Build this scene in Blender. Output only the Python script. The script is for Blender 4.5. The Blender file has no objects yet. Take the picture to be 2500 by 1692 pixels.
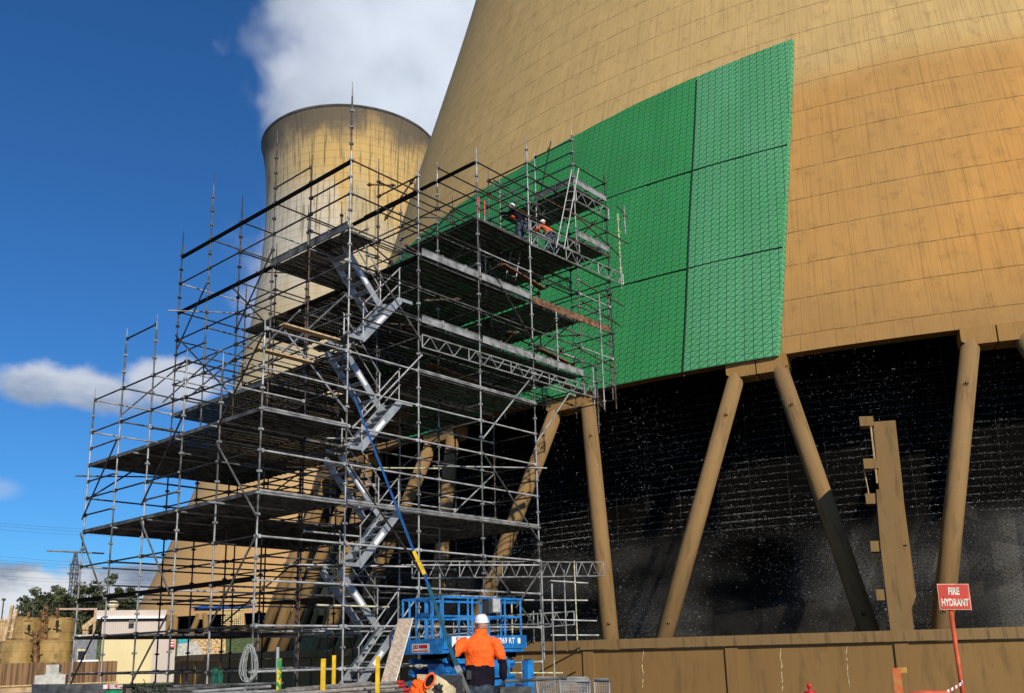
import bpy, bmesh, math, random
from mathutils import Vector, Matrix
R = math.radians
rnd = random.Random(7)
sc = bpy.context.scene
COL = sc.collection
# ------------------------------------------------------------------ camera
F, CX, CY = 2258.7, 1250.0, 1053.1          # focal length and principal point in pixels of the 2500 px wide photo
PITCH, ROLL, YAW = R(13.5286), R(-1.4609), R(48.7598)
CAMZ = 1.3
fw = Vector((0, math.cos(PITCH), math.sin(PITCH))); u0 = Vector((0, -math.sin(PITCH), math.cos(PITCH))); r0 = Vector((1, 0, 0))
rt = r0 * math.cos(ROLL) + u0 * math.sin(ROLL); up = u0 * math.cos(ROLL) - r0 * math.sin(ROLL)
cd = bpy.data.cameras.new('camera'); cam = bpy.data.objects.new('camera', cd); COL.objects.link(cam)
m = Matrix((rt, up, -fw)).transposed().to_4x4(); m.translation = Vector((0, 0, CAMZ)); cam.matrix_world = m
cd.sensor_width = 36; cd.lens = F / 2500 * 36; cd.shift_y = (CY - 846) / 2500; cd.clip_end = 6000; cd.clip_start = .1
sc.camera = cam
sc.render.resolution_x, sc.render.resolution_y = 1024, 693
# ------------------------------------------------------------------ light
SUN_AZ, SUN_EL = R(157), R(33)               # azimuth clockwise from +Y (the view direction)
SUN_STR, SKY_STR, EXPO = 4.6, 0.085, 0.0
sv = Vector((math.sin(SUN_AZ) * math.cos(SUN_EL), math.cos(SUN_AZ) * math.cos(SUN_EL), math.sin(SUN_EL)))
sl = bpy.data.lights.new('sun', 'SUN'); sl.energy = SUN_STR; sl.angle = R(.53); sl.color = (1, .93, .82)
so = bpy.data.objects.new('sun', sl); COL.objects.link(so); so.rotation_euler = sv.to_track_quat('Z', 'Y').to_euler(); so.location = sv * 150
sc.view_settings.view_transform = 'Standard'; sc.view_settings.look = 'None'; sc.view_settings.exposure = EXPO; sc.view_settings.gamma = 1
sc.cycles.volume_bounces = 9; sc.cycles.max_bounces = 10; sc.cycles.transparent_max_bounces = 12
sc.cycles.use_denoising = True; sc.cycles.volume_step_rate = 2.0; sc.cycles.sample_clamp_indirect = 4

class NT:
    def __init__(s, t): s.t = t; s.t.nodes.clear()
    def n(s, typ, **kw):
        nd = s.t.nodes.new(typ)
        for k, v in kw.items():
            if k.startswith('i_'):
                nd.inputs[k[2:].replace('_', ' ')].default_value = v
            else: setattr(nd, k, v)
        return nd
    def l(s, a, b): s.t.links.new(a, b)
    def val(s, x, inp):
        if isinstance(x, (int, float)): inp.default_value = x
        elif isinstance(x, (tuple, list)): inp.default_value = x
        else: s.l(x, inp)
    def m(s, op, a, b=0, c=0, clamp=False):
        nd = s.t.nodes.new('ShaderNodeMath'); nd.operation = op; nd.use_clamp = clamp
        s.val(a, nd.inputs[0]); s.val(b, nd.inputs[1]); s.val(c, nd.inputs[2]); return nd.outputs[0]
    def sm(s, x, a, b):
        nd = s.t.nodes.new('ShaderNodeMapRange'); nd.interpolation_type = 'SMOOTHSTEP'
        s.val(x, nd.inputs[0]); s.val(a, nd.inputs[1]); s.val(b, nd.inputs[2]); return nd.outputs[0]
    def mix(s, f, a, b, mode='MIX'):
        nd = s.t.nodes.new('ShaderNodeMix'); nd.data_type = 'RGBA'; nd.blend_type = mode; nd.clamp_factor = True
        s.val(f, nd.inputs[0])
        for x, i in ((a, 6), (b, 7)):
            if isinstance(x, (tuple, list)) and len(x) == 3: x = (*x, 1)
            s.val(x, nd.inputs[i])
        return nd.outputs[2]
    def noise(s, vec, scale, detail=4, rough=.5, dist=0, out=0):
        nd = s.t.nodes.new('ShaderNodeTexNoise'); s.l(vec, nd.inputs['Vector'])
        nd.inputs['Scale'].default_value = scale; nd.inputs['Detail'].default_value = detail
        nd.inputs['Roughness'].default_value = rough; nd.inputs['Distortion'].default_value = dist
        return nd.outputs[out]
    def mapv(s, vec, scale=(1, 1, 1), loc=(0, 0, 0)):
        nd = s.t.nodes.new('ShaderNodeMapping'); s.l(vec, nd.inputs[0]); nd.inputs[3].default_value = scale; nd.inputs[1].default_value = loc
        return nd.outputs[0]

# ------------------------------------------------------------------ world
w = bpy.data.worlds.new('World'); sc.world = w; w.use_nodes = True
N = NT(w.node_tree)
sky = N.n('ShaderNodeTexSky', sky_type='NISHITA', sun_disc=False, sun_elevation=SUN_EL, sun_rotation=SUN_AZ, altitude=0, air_density=1.0, dust_density=.25, ozone_density=2.2)
tc = N.n('ShaderNodeTexCoord'); D = tc.outputs['Generated']
sep = N.n('ShaderNodeSeparateXYZ'); N.l(D, sep.inputs[0])
az = N.m('MULTIPLY', N.m('ARCTAN2', sep.outputs[0], sep.outputs[1]), 57.2958)
el = N.m('MULTIPLY', N.m('ARCSINE', sep.outputs[2]), 57.2958)
deep = N.mix(1.0, sky.outputs[0], (.30, .76, 1.26, 1), 'MULTIPLY')
cv = N.mapv(D, (1, 1, 1.7))
n1 = N.noise(cv, 5.2, 7, .56, .2)
n2 = N.noise(N.mapv(D, (1, 1, 2.6), (3.1, 1.7, .4)), 9.0, 7, .6, .1)
def blob(a0, ra, e0, re):
    x = N.m('DIVIDE', N.m('SUBTRACT', az, a0), ra); y = N.m('DIVIDE', N.m('SUBTRACT', el, e0), re)
    return N.m('SUBTRACT', 1.0, N.m('SQRT', N.m('ADD', N.m('MULTIPLY', x, x), N.m('MULTIPLY', y, y))))
def cloud(b, nz, lo=.10, hi=.5, amp=2.0):
    return N.sm(N.m('ADD', b, N.m('MULTIPLY', N.m('SUBTRACT', nz, .5), amp)), lo, hi)
c1 = cloud(N.m('MAXIMUM', blob(-26.3, 6.0, 15.2, 1.7), blob(-21.3, 3.4, 15.9, 1.7)), N.noise(N.mapv(D, (1, 1, 1.2), (1.1, .3, .7)), 11.0, 7, .6, .1), .02, .5, 1.5)
low = N.m('MULTIPLY', N.sm(el, 7.6, 4.0), 1.15)
c2 = N.m('MULTIPLY', N.sm(N.m('ADD', low, N.m('MULTIPLY', N.m('SUBTRACT', n2, .5), 2.6)), .38, .75), N.sm(el, 10.0, 8.2))
c3 = N.m('MULTIPLY', cloud(blob(-30, 3, 9.4, 1.2), n1, .2, .8, .9), .35)
cm = N.m('MAXIMUM', N.m('MAXIMUM', N.m('MULTIPLY', c1, .86), c2), c3)
shade = N.noise(N.mapv(D, (1, 1, 2.8), (.3, .2, .035)), 8.0, 6, .6)
ccol = N.mix(N.sm(shade, .38, .66), (2.6, 3.3, 4.6), (8.6, 9.0, 9.6))
haze = N.mix(N.sm(el, 5.0, 0.0), deep, N.mix(1.0, deep, (1.3, 1.22, 1.1, 1), 'MULTIPLY'))
shc = N.noise(N.mapv(D, (1, 1, 2.4), (.3, .2, .035)), 11.0, 6, .6)
hi_c = N.mix(N.sm(N.m('ADD', N.m('MULTIPLY', N.m('SUBTRACT', el, 15.2), .16), shc), .30, .75), (3.6, 4.4, 5.6), (7.6, 8.0, 8.7))
ccol = N.mix(N.sm(el, 9.5, 11.5), ccol, hi_c)
wc = N.mix(cm, haze, ccol)
bg = N.n('ShaderNodeBackground'); N.l(wc, bg.inputs[0]); bg.inputs[1].default_value = SKY_STR
wo = N.n('ShaderNodeOutputWorld'); N.l(bg.outputs[0], wo.inputs[0])

# ------------------------------------------------------------------ materials
MATS = {}
def mat(name, col=(.5, .5, .5), rough=.7, metal=0, var=.18, scale=6, bump=0, bscale=None, col2=None, stretch=(1, 1, 1), spec=.4, lo=.35, hi=.65, coord='Object'):
    if name in MATS: return MATS[name]
    ma = bpy.data.materials.new(name); ma.use_nodes = True; N = NT(ma.node_tree)
    t = N.n('ShaderNodeTexCoord').outputs[coord]; v = N.mapv(t, stretch)
    a = N.noise(v, scale, 5, .6)
    c2 = col2 or tuple(c * (1 - var * 1.6) for c in col); c1 = tuple(min(1, c * (1 + var * .6)) for c in col) if not col2 else col
    base = N.mix(N.sm(a, lo, hi), c2, c1)
    p = N.n('ShaderNodeBsdfPrincipled'); N.l(base, p.inputs['Base Color']); p.inputs['Roughness'].default_value = rough
    p.inputs['Metallic'].default_value = metal; p.inputs['Specular IOR Level'].default_value = spec
    if bump:
        b = N.n('ShaderNodeBump'); b.inputs['Strength'].default_value = bump; b.inputs['Distance'].default_value = .02
        N.l(N.noise(v, bscale or scale * 3, 5, .65), b.inputs['Height']); N.l(b.outputs[0], p.inputs['Normal'])
    o = N.n('ShaderNodeOutputMaterial'); N.l(p.outputs[0], o.inputs[0]); MATS[name] = ma
    return ma
galv = mat('galvanised_steel', (.34, .34, .325), .5, .3, .3, 3)
galvb = mat('bright_galvanised_steel', (.50, .50, .48), .45, .3, .25, 3)  # lighter copy: sunlight on the front ledgers put into the colour
galv2 = mat('weathered_shaded_galvanised', (.12, .12, .11), .65, .25, .4, 4)  # weathered tone that also carries painted shade on left-facing parts
darktube = mat('weathered_shaded_tube', (.038, .034, .028), .6, .3, .4, 5)  # weathered tone, also used to paint shade onto the transoms
brown = mat('rusty_tube', (.11, .065, .04), .75, .1, .5, 9)
alu = mat('aluminium', (.40, .42, .43), .45, .4, .15, 4)
paleyel = mat('pale_painted_tube', (.55, .52, .33), .6, 0, .3, 8)
redpaint = mat('red_paint', (.55, .035, .03), .5, 0, .35, 14)
blackm = mat('black_steel', (.02, .02, .02), .6, .2, .3, 6)
yellow = mat('yellow_paint', (.80, .48, .01), .45, 0, .15, 9)
blue = mat('blue_paint', (.012, .19, .50), .42, 0, .28, 4, spec=.5)
blueD = mat('blue_paint_worn', (.010, .13, .36), .5, 0, .3, 8)
rubber = mat('tyre_rubber', (.09, .085, .08), .9, 0, .3, 12, .4)
wood = mat('pine_timber', (.55, .38, .20), .8, 0, .25, 3, .2, 20, stretch=(1, 8, 1))
ply = mat('weathered_plank', (.42, .33, .24), .85, 0, .2, 4, .3, 30, stretch=(6, 6, 1))
plyedge = mat('white_plank_edge', (.80, .76, .62), .8)
white = mat('white_paint', (.80, .80, .78), .55, 0, .08, 6)
orange = mat('hi_vis_orange_cloth', (1.0, .13, .008), .8, 0, .07, 9, .5, 14)
navy = mat('navy_cloth', (.012, .010, .017), .95, 0, .2, 9, .5, 14, spec=.1)
jeans = mat('grey_blue_trousers', (.05, .065, .085), .9, 0, .35, 8, .6, 12)
skin = mat('skin', (.52, .26, .17), .6, 0, .1, 8)
helmetm = mat('white_helmet', (.80, .80, .80), .3, 0, .05, 4, spec=.5)
glovem = mat('dark_work_gloves', (.035, .035, .035), .9, 0, .5, 25)
strapb = mat('blue_webbing', (.006, .075, .24), .8, 0, .2, 9)
strapt = mat('teal_webbing', (.012, .085, .13), .85, 0, .2, 9)
ropem = mat('grey_rope', (.34, .35, .33), .8, 0, .2, 9)
greencloth = mat('green_shade_cloth', (.012, .10, .065), .95, 0, .4, 8, .6, 20)
tankm = mat('mustard_fibreglass', (.38, .24, .075), .55, 0, .22, 2.2, .15, 6, stretch=(1, 1, .5))
tankrust = mat('rusty_steel', (.24, .12, .05), .9, 0, .45, 5)
cream = None
concg = mat('grey_concrete', (.50, .48, .42), .9, 0, .16, 5, .3, 30)
slabm = mat('rough_paving_concrete', (.36, .30, .23), .95, 0, .3, 6, .6, 30)
signred = mat('sign_red', (.66, .07, .045), .5, 0, .05, 3)
cream_t = mat('cream_lettering', (.85, .78, .60), .6)
orangepaint = mat('faded_orange_red_paint', (.60, .085, .025), .55, 0, .18, 7, .2)
black = mat('matt_black', (.004, .0035, .003), .95, spec=.05)

def concrete(name, c1, c2, joints=False, blot=.25, streak=12, dark=(.13, .075, .03), jd=.62, vs=1.0):
    """board-marked concrete on uv in metres (u along the wall, v up)"""
    ma = bpy.data.materials.new(name); ma.use_nodes = True; N = NT(ma.node_tree)
    uv = N.n('ShaderNodeUVMap').outputs[0]
    s = N.n('ShaderNodeSeparateXYZ'); N.l(uv, s.inputs[0]); u, v = s.outputs[0], s.outputs[1]
    big = N.noise(N.mapv(uv, (.05, .03, 1)), 1, 5, .6)
    mid = N.noise(N.mapv(uv, (.6, .35, 1)), 1, 6, .65)
    st = N.noise(N.mapv(uv, (streak, .55 if not joints else .22, 1)), 1, 5, .62)
    st2 = N.noise(N.mapv(uv, (streak * .28, .12, 1), (5, 2, 0)), 1, 4, .6)
    base = N.mix(N.sm(big, .32, .68), c1, c2)
    if joints:
        vn = N.m('ADD', v, N.m('MULTIPLY', N.m('SUBTRACT', big, .5), 5.0))
        base = N.mix(N.sm(vn, 12.0, 14.5), base, (.51, .34, .13))
        base = N.mix(N.sm(vn, 3.5, -1.5), base, (.33, .185, .06))
    base = N.mix(N.m('MULTIPLY', N.sm(mid, .42, .72), blot), base, N.mix(1.0, base, (1.28, 1.25, 1.22, 1), 'MULTIPLY'))
    base = N.mix(N.m('MULTIPLY', N.sm(st, .50, .68), .30 if joints else .55), base, dark)
    base = N.mix(N.m('MULTIPLY', N.sm(st2, .55, .78), .35), base, dark)
    base = N.mix(N.m('MULTIPLY', N.sm(st, .36, .26), .35), base, N.mix(1.0, base, (1.5, 1.45, 1.35, 1), 'MULTIPLY'))
    hgt = N.m('MULTIPLY', st, .7)
    if joints:
        wob = N.noise(N.mapv(uv, (1.6, 4, 1)), 1, 4, .7)
        vv = N.m('DIVIDE', N.m('ADD', v, N.m('MULTIPLY', N.m('SUBTRACT', wob, .5), .07)), 1.67 * vs)
        row = N.m('FLOOR', vv); fr = N.m('FRACT', vv)
        hj = N.m('MAXIMUM', N.sm(fr, .022, .008), N.sm(fr, .978, .992))
        wn = N.n('ShaderNodeTexWhiteNoise', noise_dimensions='1D'); N.l(row, wn.inputs['W'])
        uu = N.m('ADD', N.m('DIVIDE', u, .61 * vs), N.m('MULTIPLY', wn.outputs[0], .35))
        uu = N.m('ADD', uu, N.m('MULTIPLY', N.m('SUBTRACT', N.noise(N.mapv(uv, (.8, .8, 1)), 1, 3), .5), .12))
        pid = N.m('FLOOR', uu); fu = N.m('FRACT', uu)
        wn2 = N.n('ShaderNodeTexWhiteNoise', noise_dimensions='2D'); cb = N.n('ShaderNodeCombineXYZ'); N.l(pid, cb.inputs[0]); N.l(row, cb.inputs[1]); N.l(cb.outputs[0], wn2.inputs[0])
        vj = N.m('MULTIPLY', N.sm(fu, .034, .004), N.sm(wn2.outputs[0], .25, .6))
        lum = N.m('ADD', .965, N.m('MULTIPLY', wn2.outputs[0], .05))
        cc = N.n('ShaderNodeCombineXYZ'); [N.l(lum, cc.inputs[i]) for i in range(3)]
        base = N.mix(1.0, base, cc.outputs[0], 'MULTIPLY')
        spots = N.sm(N.noise(N.mapv(uv, (3, 3, 1)), 1, 6, .8), .66, .74)
        base = N.mix(N.m('MULTIPLY', spots, .35), base, dark)
        hj = N.m('MULTIPLY', hj, N.m('ADD', .35, N.m('MULTIPLY', N.sm(N.noise(N.mapv(uv, (1.1, .6, 1), (7, 1, 0)), 1, 4, .7), .36, .62), .65)))
        blm = N.noise(N.mapv(uv, (1.7, 1.3, 1), (2, 8, 0)), 1, 5, .7)
        base = N.mix(N.m('MULTIPLY', N.sm(blm, .5, .72), .28), base, dark)
        j = N.m('MAXIMUM', hj, N.m('MULTIPLY', vj, .45))
        base = N.mix(N.m('MULTIPLY', j, jd), base, tuple(x * .45 for x in dark))
        hgt = N.m('SUBTRACT', hgt, N.m('MULTIPLY', j, .8))
    p = N.n('ShaderNodeBsdfPrincipled'); N.l(base, p.inputs['Base Color']); p.inputs['Roughness'].default_value = .9; p.inputs['Specular IOR Level'].default_value = .2
    b = N.n('ShaderNodeBump'); b.inputs['Strength'].default_value = .55; b.inputs['Distance'].default_value = .03; N.l(hgt, b.inputs['Height']); N.l(b.outputs[0], p.inputs['Normal'])
    o = N.n('ShaderNodeOutputMaterial'); N.l(p.outputs[0], o.inputs[0])
    return ma
shellm = concrete('ochre_board_marked_concrete', (.42, .235, .075), (.55, .262, .058), True, .45, 18)
legm = concrete('brown_painted_concrete', (.225, .135, .052), (.285, .175, .072), False, .5, 4, (.11, .065, .025))
wallm = concrete('streaky_brown_concrete', (.235, .135, .046), (.27, .158, .055), False, .35, 3, (.13, .08, .03))

# far tower concrete: stained near the rim (v is height)
def far_conc():
    ma = bpy.data.materials.new('stained_tower_concrete'); ma.use_nodes = True; N = NT(ma.node_tree)
    uv = N.n('ShaderNodeUVMap').outputs[0]; s = N.n('ShaderNodeSeparateXYZ'); N.l(uv, s.inputs[0]); u, v = s.outputs[0], s.outputs[1]
    big = N.noise(N.mapv(uv, (.05, .03, 1), (3, 1, 0)), 1, 4, .6)
    low = N.mix(N.sm(v, 20, 60), (.50, .30, .12), (.47, .37, .21))
    n5 = N.noise(N.mapv(uv, (.10, .045, 1), (0, 4, 0)), 1, 5, .62)
    band = N.m('MULTIPLY', N.sm(N.m('ADD', v, N.m('MULTIPLY', N.m('SUBTRACT', n5, .5), 40.0)), 88, 97), N.sm(u, 26, 6))
    wpatch = N.m('MULTIPLY', N.sm(N.m('ADD', N.m('MULTIPLY', N.m('SUBTRACT', n5, .5), 60.0), u), 2, 9), N.m('MULTIPLY', N.sm(v, 68, 80), N.sm(v, 104, 96)))
    base = N.mix(N.m('MULTIPLY', N.sm(v, 74, 100), .5), low, (.40, .33, .20))
    base = N.mix(N.m('MULTIPLY', band, .72), base, (.60, .37, .10))
    base = N.mix(N.m('MULTIPLY', wpatch, .55), base, (.58, .55, .48))
    st = N.noise(N.mapv(uv, (1.3, .07, 1)), 1, 6, .68)
    base = N.mix(N.m('MULTIPLY', N.sm(st, .50, .66), N.m('ADD', .10, N.m('MULTIPLY', N.sm(v, 70, 98), .85))), base, (.13, .10, .05))
    dk = N.noise(N.mapv(uv, (.12, .12, 1), (9, 3, 0)), 1, 5, .6)
    base = N.mix(N.m('MULTIPLY', N.sm(N.m('ADD', v, N.m('MULTIPLY', dk, 16.0)), 115.5, 123.0), .85), base, (.085, .078, .07))
    fr = N.m('FRACT', N.m('DIVIDE', v, 1.75)); j = N.sm(N.m('ABSOLUTE', N.m('SUBTRACT', fr, .5)), .40, .49)
    fu = N.m('FRACT', N.m('DIVIDE', u, 1.3)); j2 = N.m('MULTIPLY', N.sm(N.m('ABSOLUTE', N.m('SUBTRACT', fu, .5)), .40, .49), .5)
    base = N.mix(N.m('MULTIPLY', N.m('MAXIMUM', j, j2), N.m('ADD', .10, N.m('MULTIPLY', N.sm(v, 55, 80), .22))), base, (.14, .10, .055))
    p = N.n('ShaderNodeBsdfPrincipled'); N.l(base, p.inputs['Base Color']); p.inputs['Roughness'].default_value = .9; p.inputs['Specular IOR Level'].default_value = .2
    o = N.n('ShaderNodeOutputMaterial'); N.l(p.outputs[0], o.inputs[0]); return ma
farm = far_conc()

def green_mesh(name, c1, c2):
    ma = bpy.data.materials.new(name); ma.use_nodes = True; N = NT(ma.node_tree)
    uv = N.n('ShaderNodeUVMap').outputs[0]; s = N.n('ShaderNodeSeparateXYZ'); N.l(uv, s.inputs[0]); u, v = s.outputs[0], s.outputs[1]
    a = N.m('FRACT', N.m('DIVIDE', u, .345)); b = N.m('FRACT', N.m('DIVIDE', v, .285)); d = N.m('FRACT', N.m('ADD', N.m('SUBTRACT', a, b), 1.0))
    def ln(x, wd): return N.sm(N.m('ABSOLUTE', N.m('SUBTRACT', x, .5)), .5 - wd, .5 - wd * .4)
    g = N.m('MAXIMUM', N.m('MAXIMUM', ln(a, .07), ln(b, .075)), ln(d, .12))
    big = N.noise(N.mapv(uv, (.35, .25, 1)), 1, 4, .6)
    base = N.mix(N.sm(big, .3, .7), c1, c2)
    ws = N.noise(N.mapv(uv, (30, 30, 1)), 1, 2, .5)
    base = N.mix(N.m('MULTIPLY', N.sm(ws, .45, .6), .18), base, N.mix(1.0, base, (.5, .6, .5, 1), 'MULTIPLY'))
    base = N.mix(N.m('MULTIPLY', g, .88), base, (.02, .085, .045))
    p = N.n('ShaderNodeBsdfPrincipled'); N.l(base, p.inputs['Base Color']); p.inputs['Roughness'].default_value = .75; p.inputs['Specular IOR Level'].default_value = .3
    bm = N.n('ShaderNodeBump'); bm.inputs['Strength'].default_value = .6; bm.inputs['Distance'].default_value = .02; N.l(N.m('SUBTRACT', 1.0, g), bm.inputs['Height']); N.l(bm.outputs[0], p.inputs['Normal'])
    o = N.n('ShaderNodeOutputMaterial'); N.l(p.outputs[0], o.inputs[0]); return ma
gm1 = green_mesh('green_mesh_fabric', (.026, .245, .056), (.034, .285, .07))
gm2 = green_mesh('faded_green_mesh_fabric', (.072, .315, .118), (.10, .36, .155))

def deck_mat():
    ma = bpy.data.materials.new('perforated_steel_plank'); ma.use_nodes = True; N = NT(ma.node_tree)
    uv = N.n('ShaderNodeUVMap').outputs[0]; s = N.n('ShaderNodeSeparateXYZ'); N.l(uv, s.inputs[0])
    x = N.m('SUBTRACT', N.m('FRACT', N.m('DIVIDE', s.outputs[0], .10)), .5); y = N.m('SUBTRACT', N.m('FRACT', N.m('DIVIDE', s.outputs[1], .075)), .5)
    dd = N.m('ADD', N.m('MULTIPLY', x, x), N.m('MULTIPLY', y, y)); hole = N.m('LESS_THAN', dd, .010)
    p = N.n('ShaderNodeBsdfPrincipled'); c = N.mix(N.noise(N.mapv(uv, (2, 2, 1)), 1, 4), (.022, .02, .018), (.055, .052, .047)); N.l(c, p.inputs['Base Color']); p.inputs['Roughness'].default_value = .6; p.inputs['Metallic'].default_value = .3
    t = N.n('ShaderNodeBsdfTransparent'); mx = N.n('ShaderNodeMixShader'); N.l(hole, mx.inputs[0]); N.l(p.outputs[0], mx.inputs[1]); N.l(t.outputs[0], mx.inputs[2])
    o = N.n('ShaderNodeOutputMaterial'); N.l(mx.outputs[0], o.inputs[0]); return ma
deckm = deck_mat()
def corrug(name, c, pitch=.09, var=.06):
    ma = bpy.data.materials.new(name); ma.use_nodes = True; N = NT(ma.node_tree)
    uv = N.n('ShaderNodeUVMap').outputs[0]; s = N.n('ShaderNodeSeparateXYZ'); N.l(uv, s.inputs[0])
    w_ = N.m('SINE', N.m('MULTIPLY', s.outputs[0], 6.2832 / pitch))
    p = N.n('ShaderNodeBsdfPrincipled'); base = N.mix(N.sm(N.noise(N.mapv(uv, (.6, .3, 1)), 1, 4), .3, .7), tuple(x * (1 - var * 2) for x in c), c)
    N.l(base, p.inputs['Base Color']); p.inputs['Roughness'].default_value = .55
    b = N.n('ShaderNodeBump'); b.inputs['Strength'].default_value = .7; b.inputs['Distance'].default_value = .02; N.l(w_, b.inputs['Height']); N.l(b.outputs[0], p.inputs['Normal'])
    o = N.n('ShaderNodeOutputMaterial'); N.l(p.outputs[0], o.inputs[0]); return ma
creamc = corrug('cream_cladding', (.78, .64, .34), .30); pinkc = corrug('pale_pink_grey_cladding', (.62, .52, .44), .25)
grass = mat('grass', (.10, .14, .035), .95, 0, .5, 3, .8, 12)
dirt = mat('sandy_ground', (.17, .135, .095), .95, 0, .2, .6, .4, 8)

# ------------------------------------------------------------------ geometry helpers
class MB:
    def __init__(s): s.v = []; s.f = []; s.uv = []; s.mi = []; s.has = False
    def quadgrid(s, pts, nu, nv, uvs=None, closeu=False, flip=False, mi=0):
        o = len(s.v); s.v += [tuple(p) for p in pts]
        for j in range(nv - 1):
            for i in range(nu if closeu else nu - 1):
                i2 = (i + 1) % nu
                q = (o + j * nu + i, o + j * nu + i2, o + (j + 1) * nu + i2, o + (j + 1) * nu + i)
                if flip: q = q[::-1]
                s.f.append(q); s.mi.append(mi)
                if uvs:
                    uu = [uvs[j * nu + i], uvs[j * nu + i2], uvs[(j + 1) * nu + i2], uvs[(j + 1) * nu + i]]
                    s.uv.append(uu[::-1] if flip else uu); s.has = True
                else: s.uv.append([(0, 0)] * 4)
    def face(s, pts, uvs=None, mi=0):
        o = len(s.v); s.v += [tuple(p) for p in pts]; s.f.append(tuple(range(o, o + len(pts)))); s.mi.append(mi)
        s.uv.append(uvs or [(0, 0)] * len(pts)); s.has = s.has or bool(uvs)
    def tube(s, p, q, r, n=8, r2=None, cap=True, mi=0):
        p = Vector(p); q = Vector(q); d = q - p; L = d.length
        if L < 1e-6: return s
        d /= L; a = d.orthogonal().normalized() if abs(d.z) < .99 else Vector((1, 0, 0)); b = d.cross(a).normalized(); a = b.cross(d)
        r2 = r if r2 is None else r2; o = len(s.v)
        for P, rr in ((p, r), (q, r2)):
            for i in range(n):
                t = 2 * math.pi * i / n; s.v.append(tuple(P + a * (rr * math.cos(t)) + b * (rr * math.sin(t))))
        for i in range(n):
            j = (i + 1) % n; s.f.append((o + i, o + j, o + n + j, o + n + i)); s.mi.append(mi)
            c = 2 * math.pi * r / n; s.uv.append([(i * c, 0), ((i + 1) * c, 0), ((i + 1) * c, L), (i * c, L)])
        if cap:
            s.f.append(tuple(range(o + n - 1, o - 1, -1))); s.f.append(tuple(range(o + n, o + 2 * n))); s.mi += [mi, mi]; s.uv += [[(0, 0)] * n] * 2
        return s
    def path(s, pts, r, n=6, mi=0):
        for a, b in zip(pts[:-1], pts[1:]): s.tube(a, b, r, n, mi=mi)
        return s
    def box(s, c, sx, sy, sz, ax=None, mi=0):
        """c centre, sizes along axes ax=(x,y,z vectors)"""
        c = Vector(c); X, Y, Z = ax or (Vector((1, 0, 0)), Vector((0, 1, 0)), Vector((0, 0, 1)))
        o = len(s.v)
        for k in (-.5, .5):
            for j in (-.5, .5):
                for i in (-.5, .5): s.v.append(tuple(c + X * (i * sx) + Y * (j * sy) + Z * (k * sz)))
        for q, (du, dv) in (((0, 2, 3, 1), (sy, sx)), ((4, 5, 7, 6), (sx, sy)), ((0, 1, 5, 4), (sx, sz)), ((2, 6, 7, 3), (sz, sx)), ((0, 4, 6, 2), (sz, sy)), ((1, 3, 7, 5), (sy, sz))):
            s.f.append(tuple(o + i for i in q)); s.mi.append(mi); s.uv.append([(0, 0), (du, 0), (du, dv), (0, dv)])
        s.has = True; return s
    def bar(s, p, q, wd, h, upv=Vector((0, 0, 1)), mi=0):
        p = Vector(p); q = Vector(q); d = (q - p); L = d.length; d.normalize(); y = upv.cross(d); y = (y if y.length > 1e-4 else Vector((0, 1, 0)).cross(d)).normalized(); z = d.cross(y)
        return s.box((p + q) / 2, L, wd, h, (d, y, z), mi)
    def lathe(s, c, prof, n=24, mi=0, uvr=1.0):
        o = []; uvs = []
        for r, z in prof:
            for i in range(n + 1):
                t = 2 * math.pi * i / n; o.append((c[0] + r * math.cos(t), c[1] + r * math.sin(t), c[2] + z)); uvs.append((t * uvr, z))
        s.quadgrid(o, n + 1, len(prof), uvs, mi=mi); return s
    def build(s, name, m, parent=None, smooth=False):
        me = bpy.data.meshes.new(name); me.from_pydata(s.v, [], s.f)
        for mm in (m if isinstance(m, (list, tuple)) else [m]): me.materials.append(mm)
        ul = me.uv_layers.new(name='UVMap'); flat = [c for fuv in s.uv for uv in fuv for c in uv]
        ul.data.foreach_set('uv', flat)
        me.polygons.foreach_set('material_index', s.mi)
        if smooth: me.polygons.foreach_set('use_smooth', [True] * len(s.f))
        me.update(); o = bpy.data.objects.new(name, me); COL.objects.link(o); o.parent = parent; return o
def tag(o, label=None, cat=None, group=None, kind=None):
    if label: o['label'] = label
    if cat: o['category'] = cat
    if group: o['group'] = group
    if kind: o['kind'] = kind
    return o
def thing(name, label, cat, group=None):
    o = bpy.data.objects.new(name, None); COL.objects.link(o); o.empty_display_size = .2
    return tag(o, label, cat, group)
def ray(x, y): return rt * ((x - CX) / F) - up * ((y - CY) / F) + fw
def at(x, y, dist):
    d = ray(x, y); k = dist / math.hypot(d.x, d.y); return Vector((d.x * k, d.y * k, CAMZ + d.z * k))
def atz(x, y, z):
    d = ray(x, y); k = (z - CAMZ) / d.z; return Vector((d.x * k, d.y * k, z))
dR = Vector((math.cos(YAW), math.sin(YAW), 0)); dL = Vector((-math.sin(YAW), math.cos(YAW), 0)); UP = Vector((0, 0, 1))
def W(a, b, h): return dR * a + dL * b + UP * (h + CAMZ)

# ------------------------------------------------------------------ ground
g = MB(); g.face([(-1500, -60, 0), (1500, -60, 0), (1500, 3000, 0), (-1500, 3000, 0)]); tag(g.build('ground', dirt), kind='structure')
g = MB(); g.face([(-26, 60, .004), (-8.5, 60, .004), (-8.5, 110, .004), (-30, 110, .004)]); tag(g.build('grass_strip', grass), kind='structure')
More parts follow.
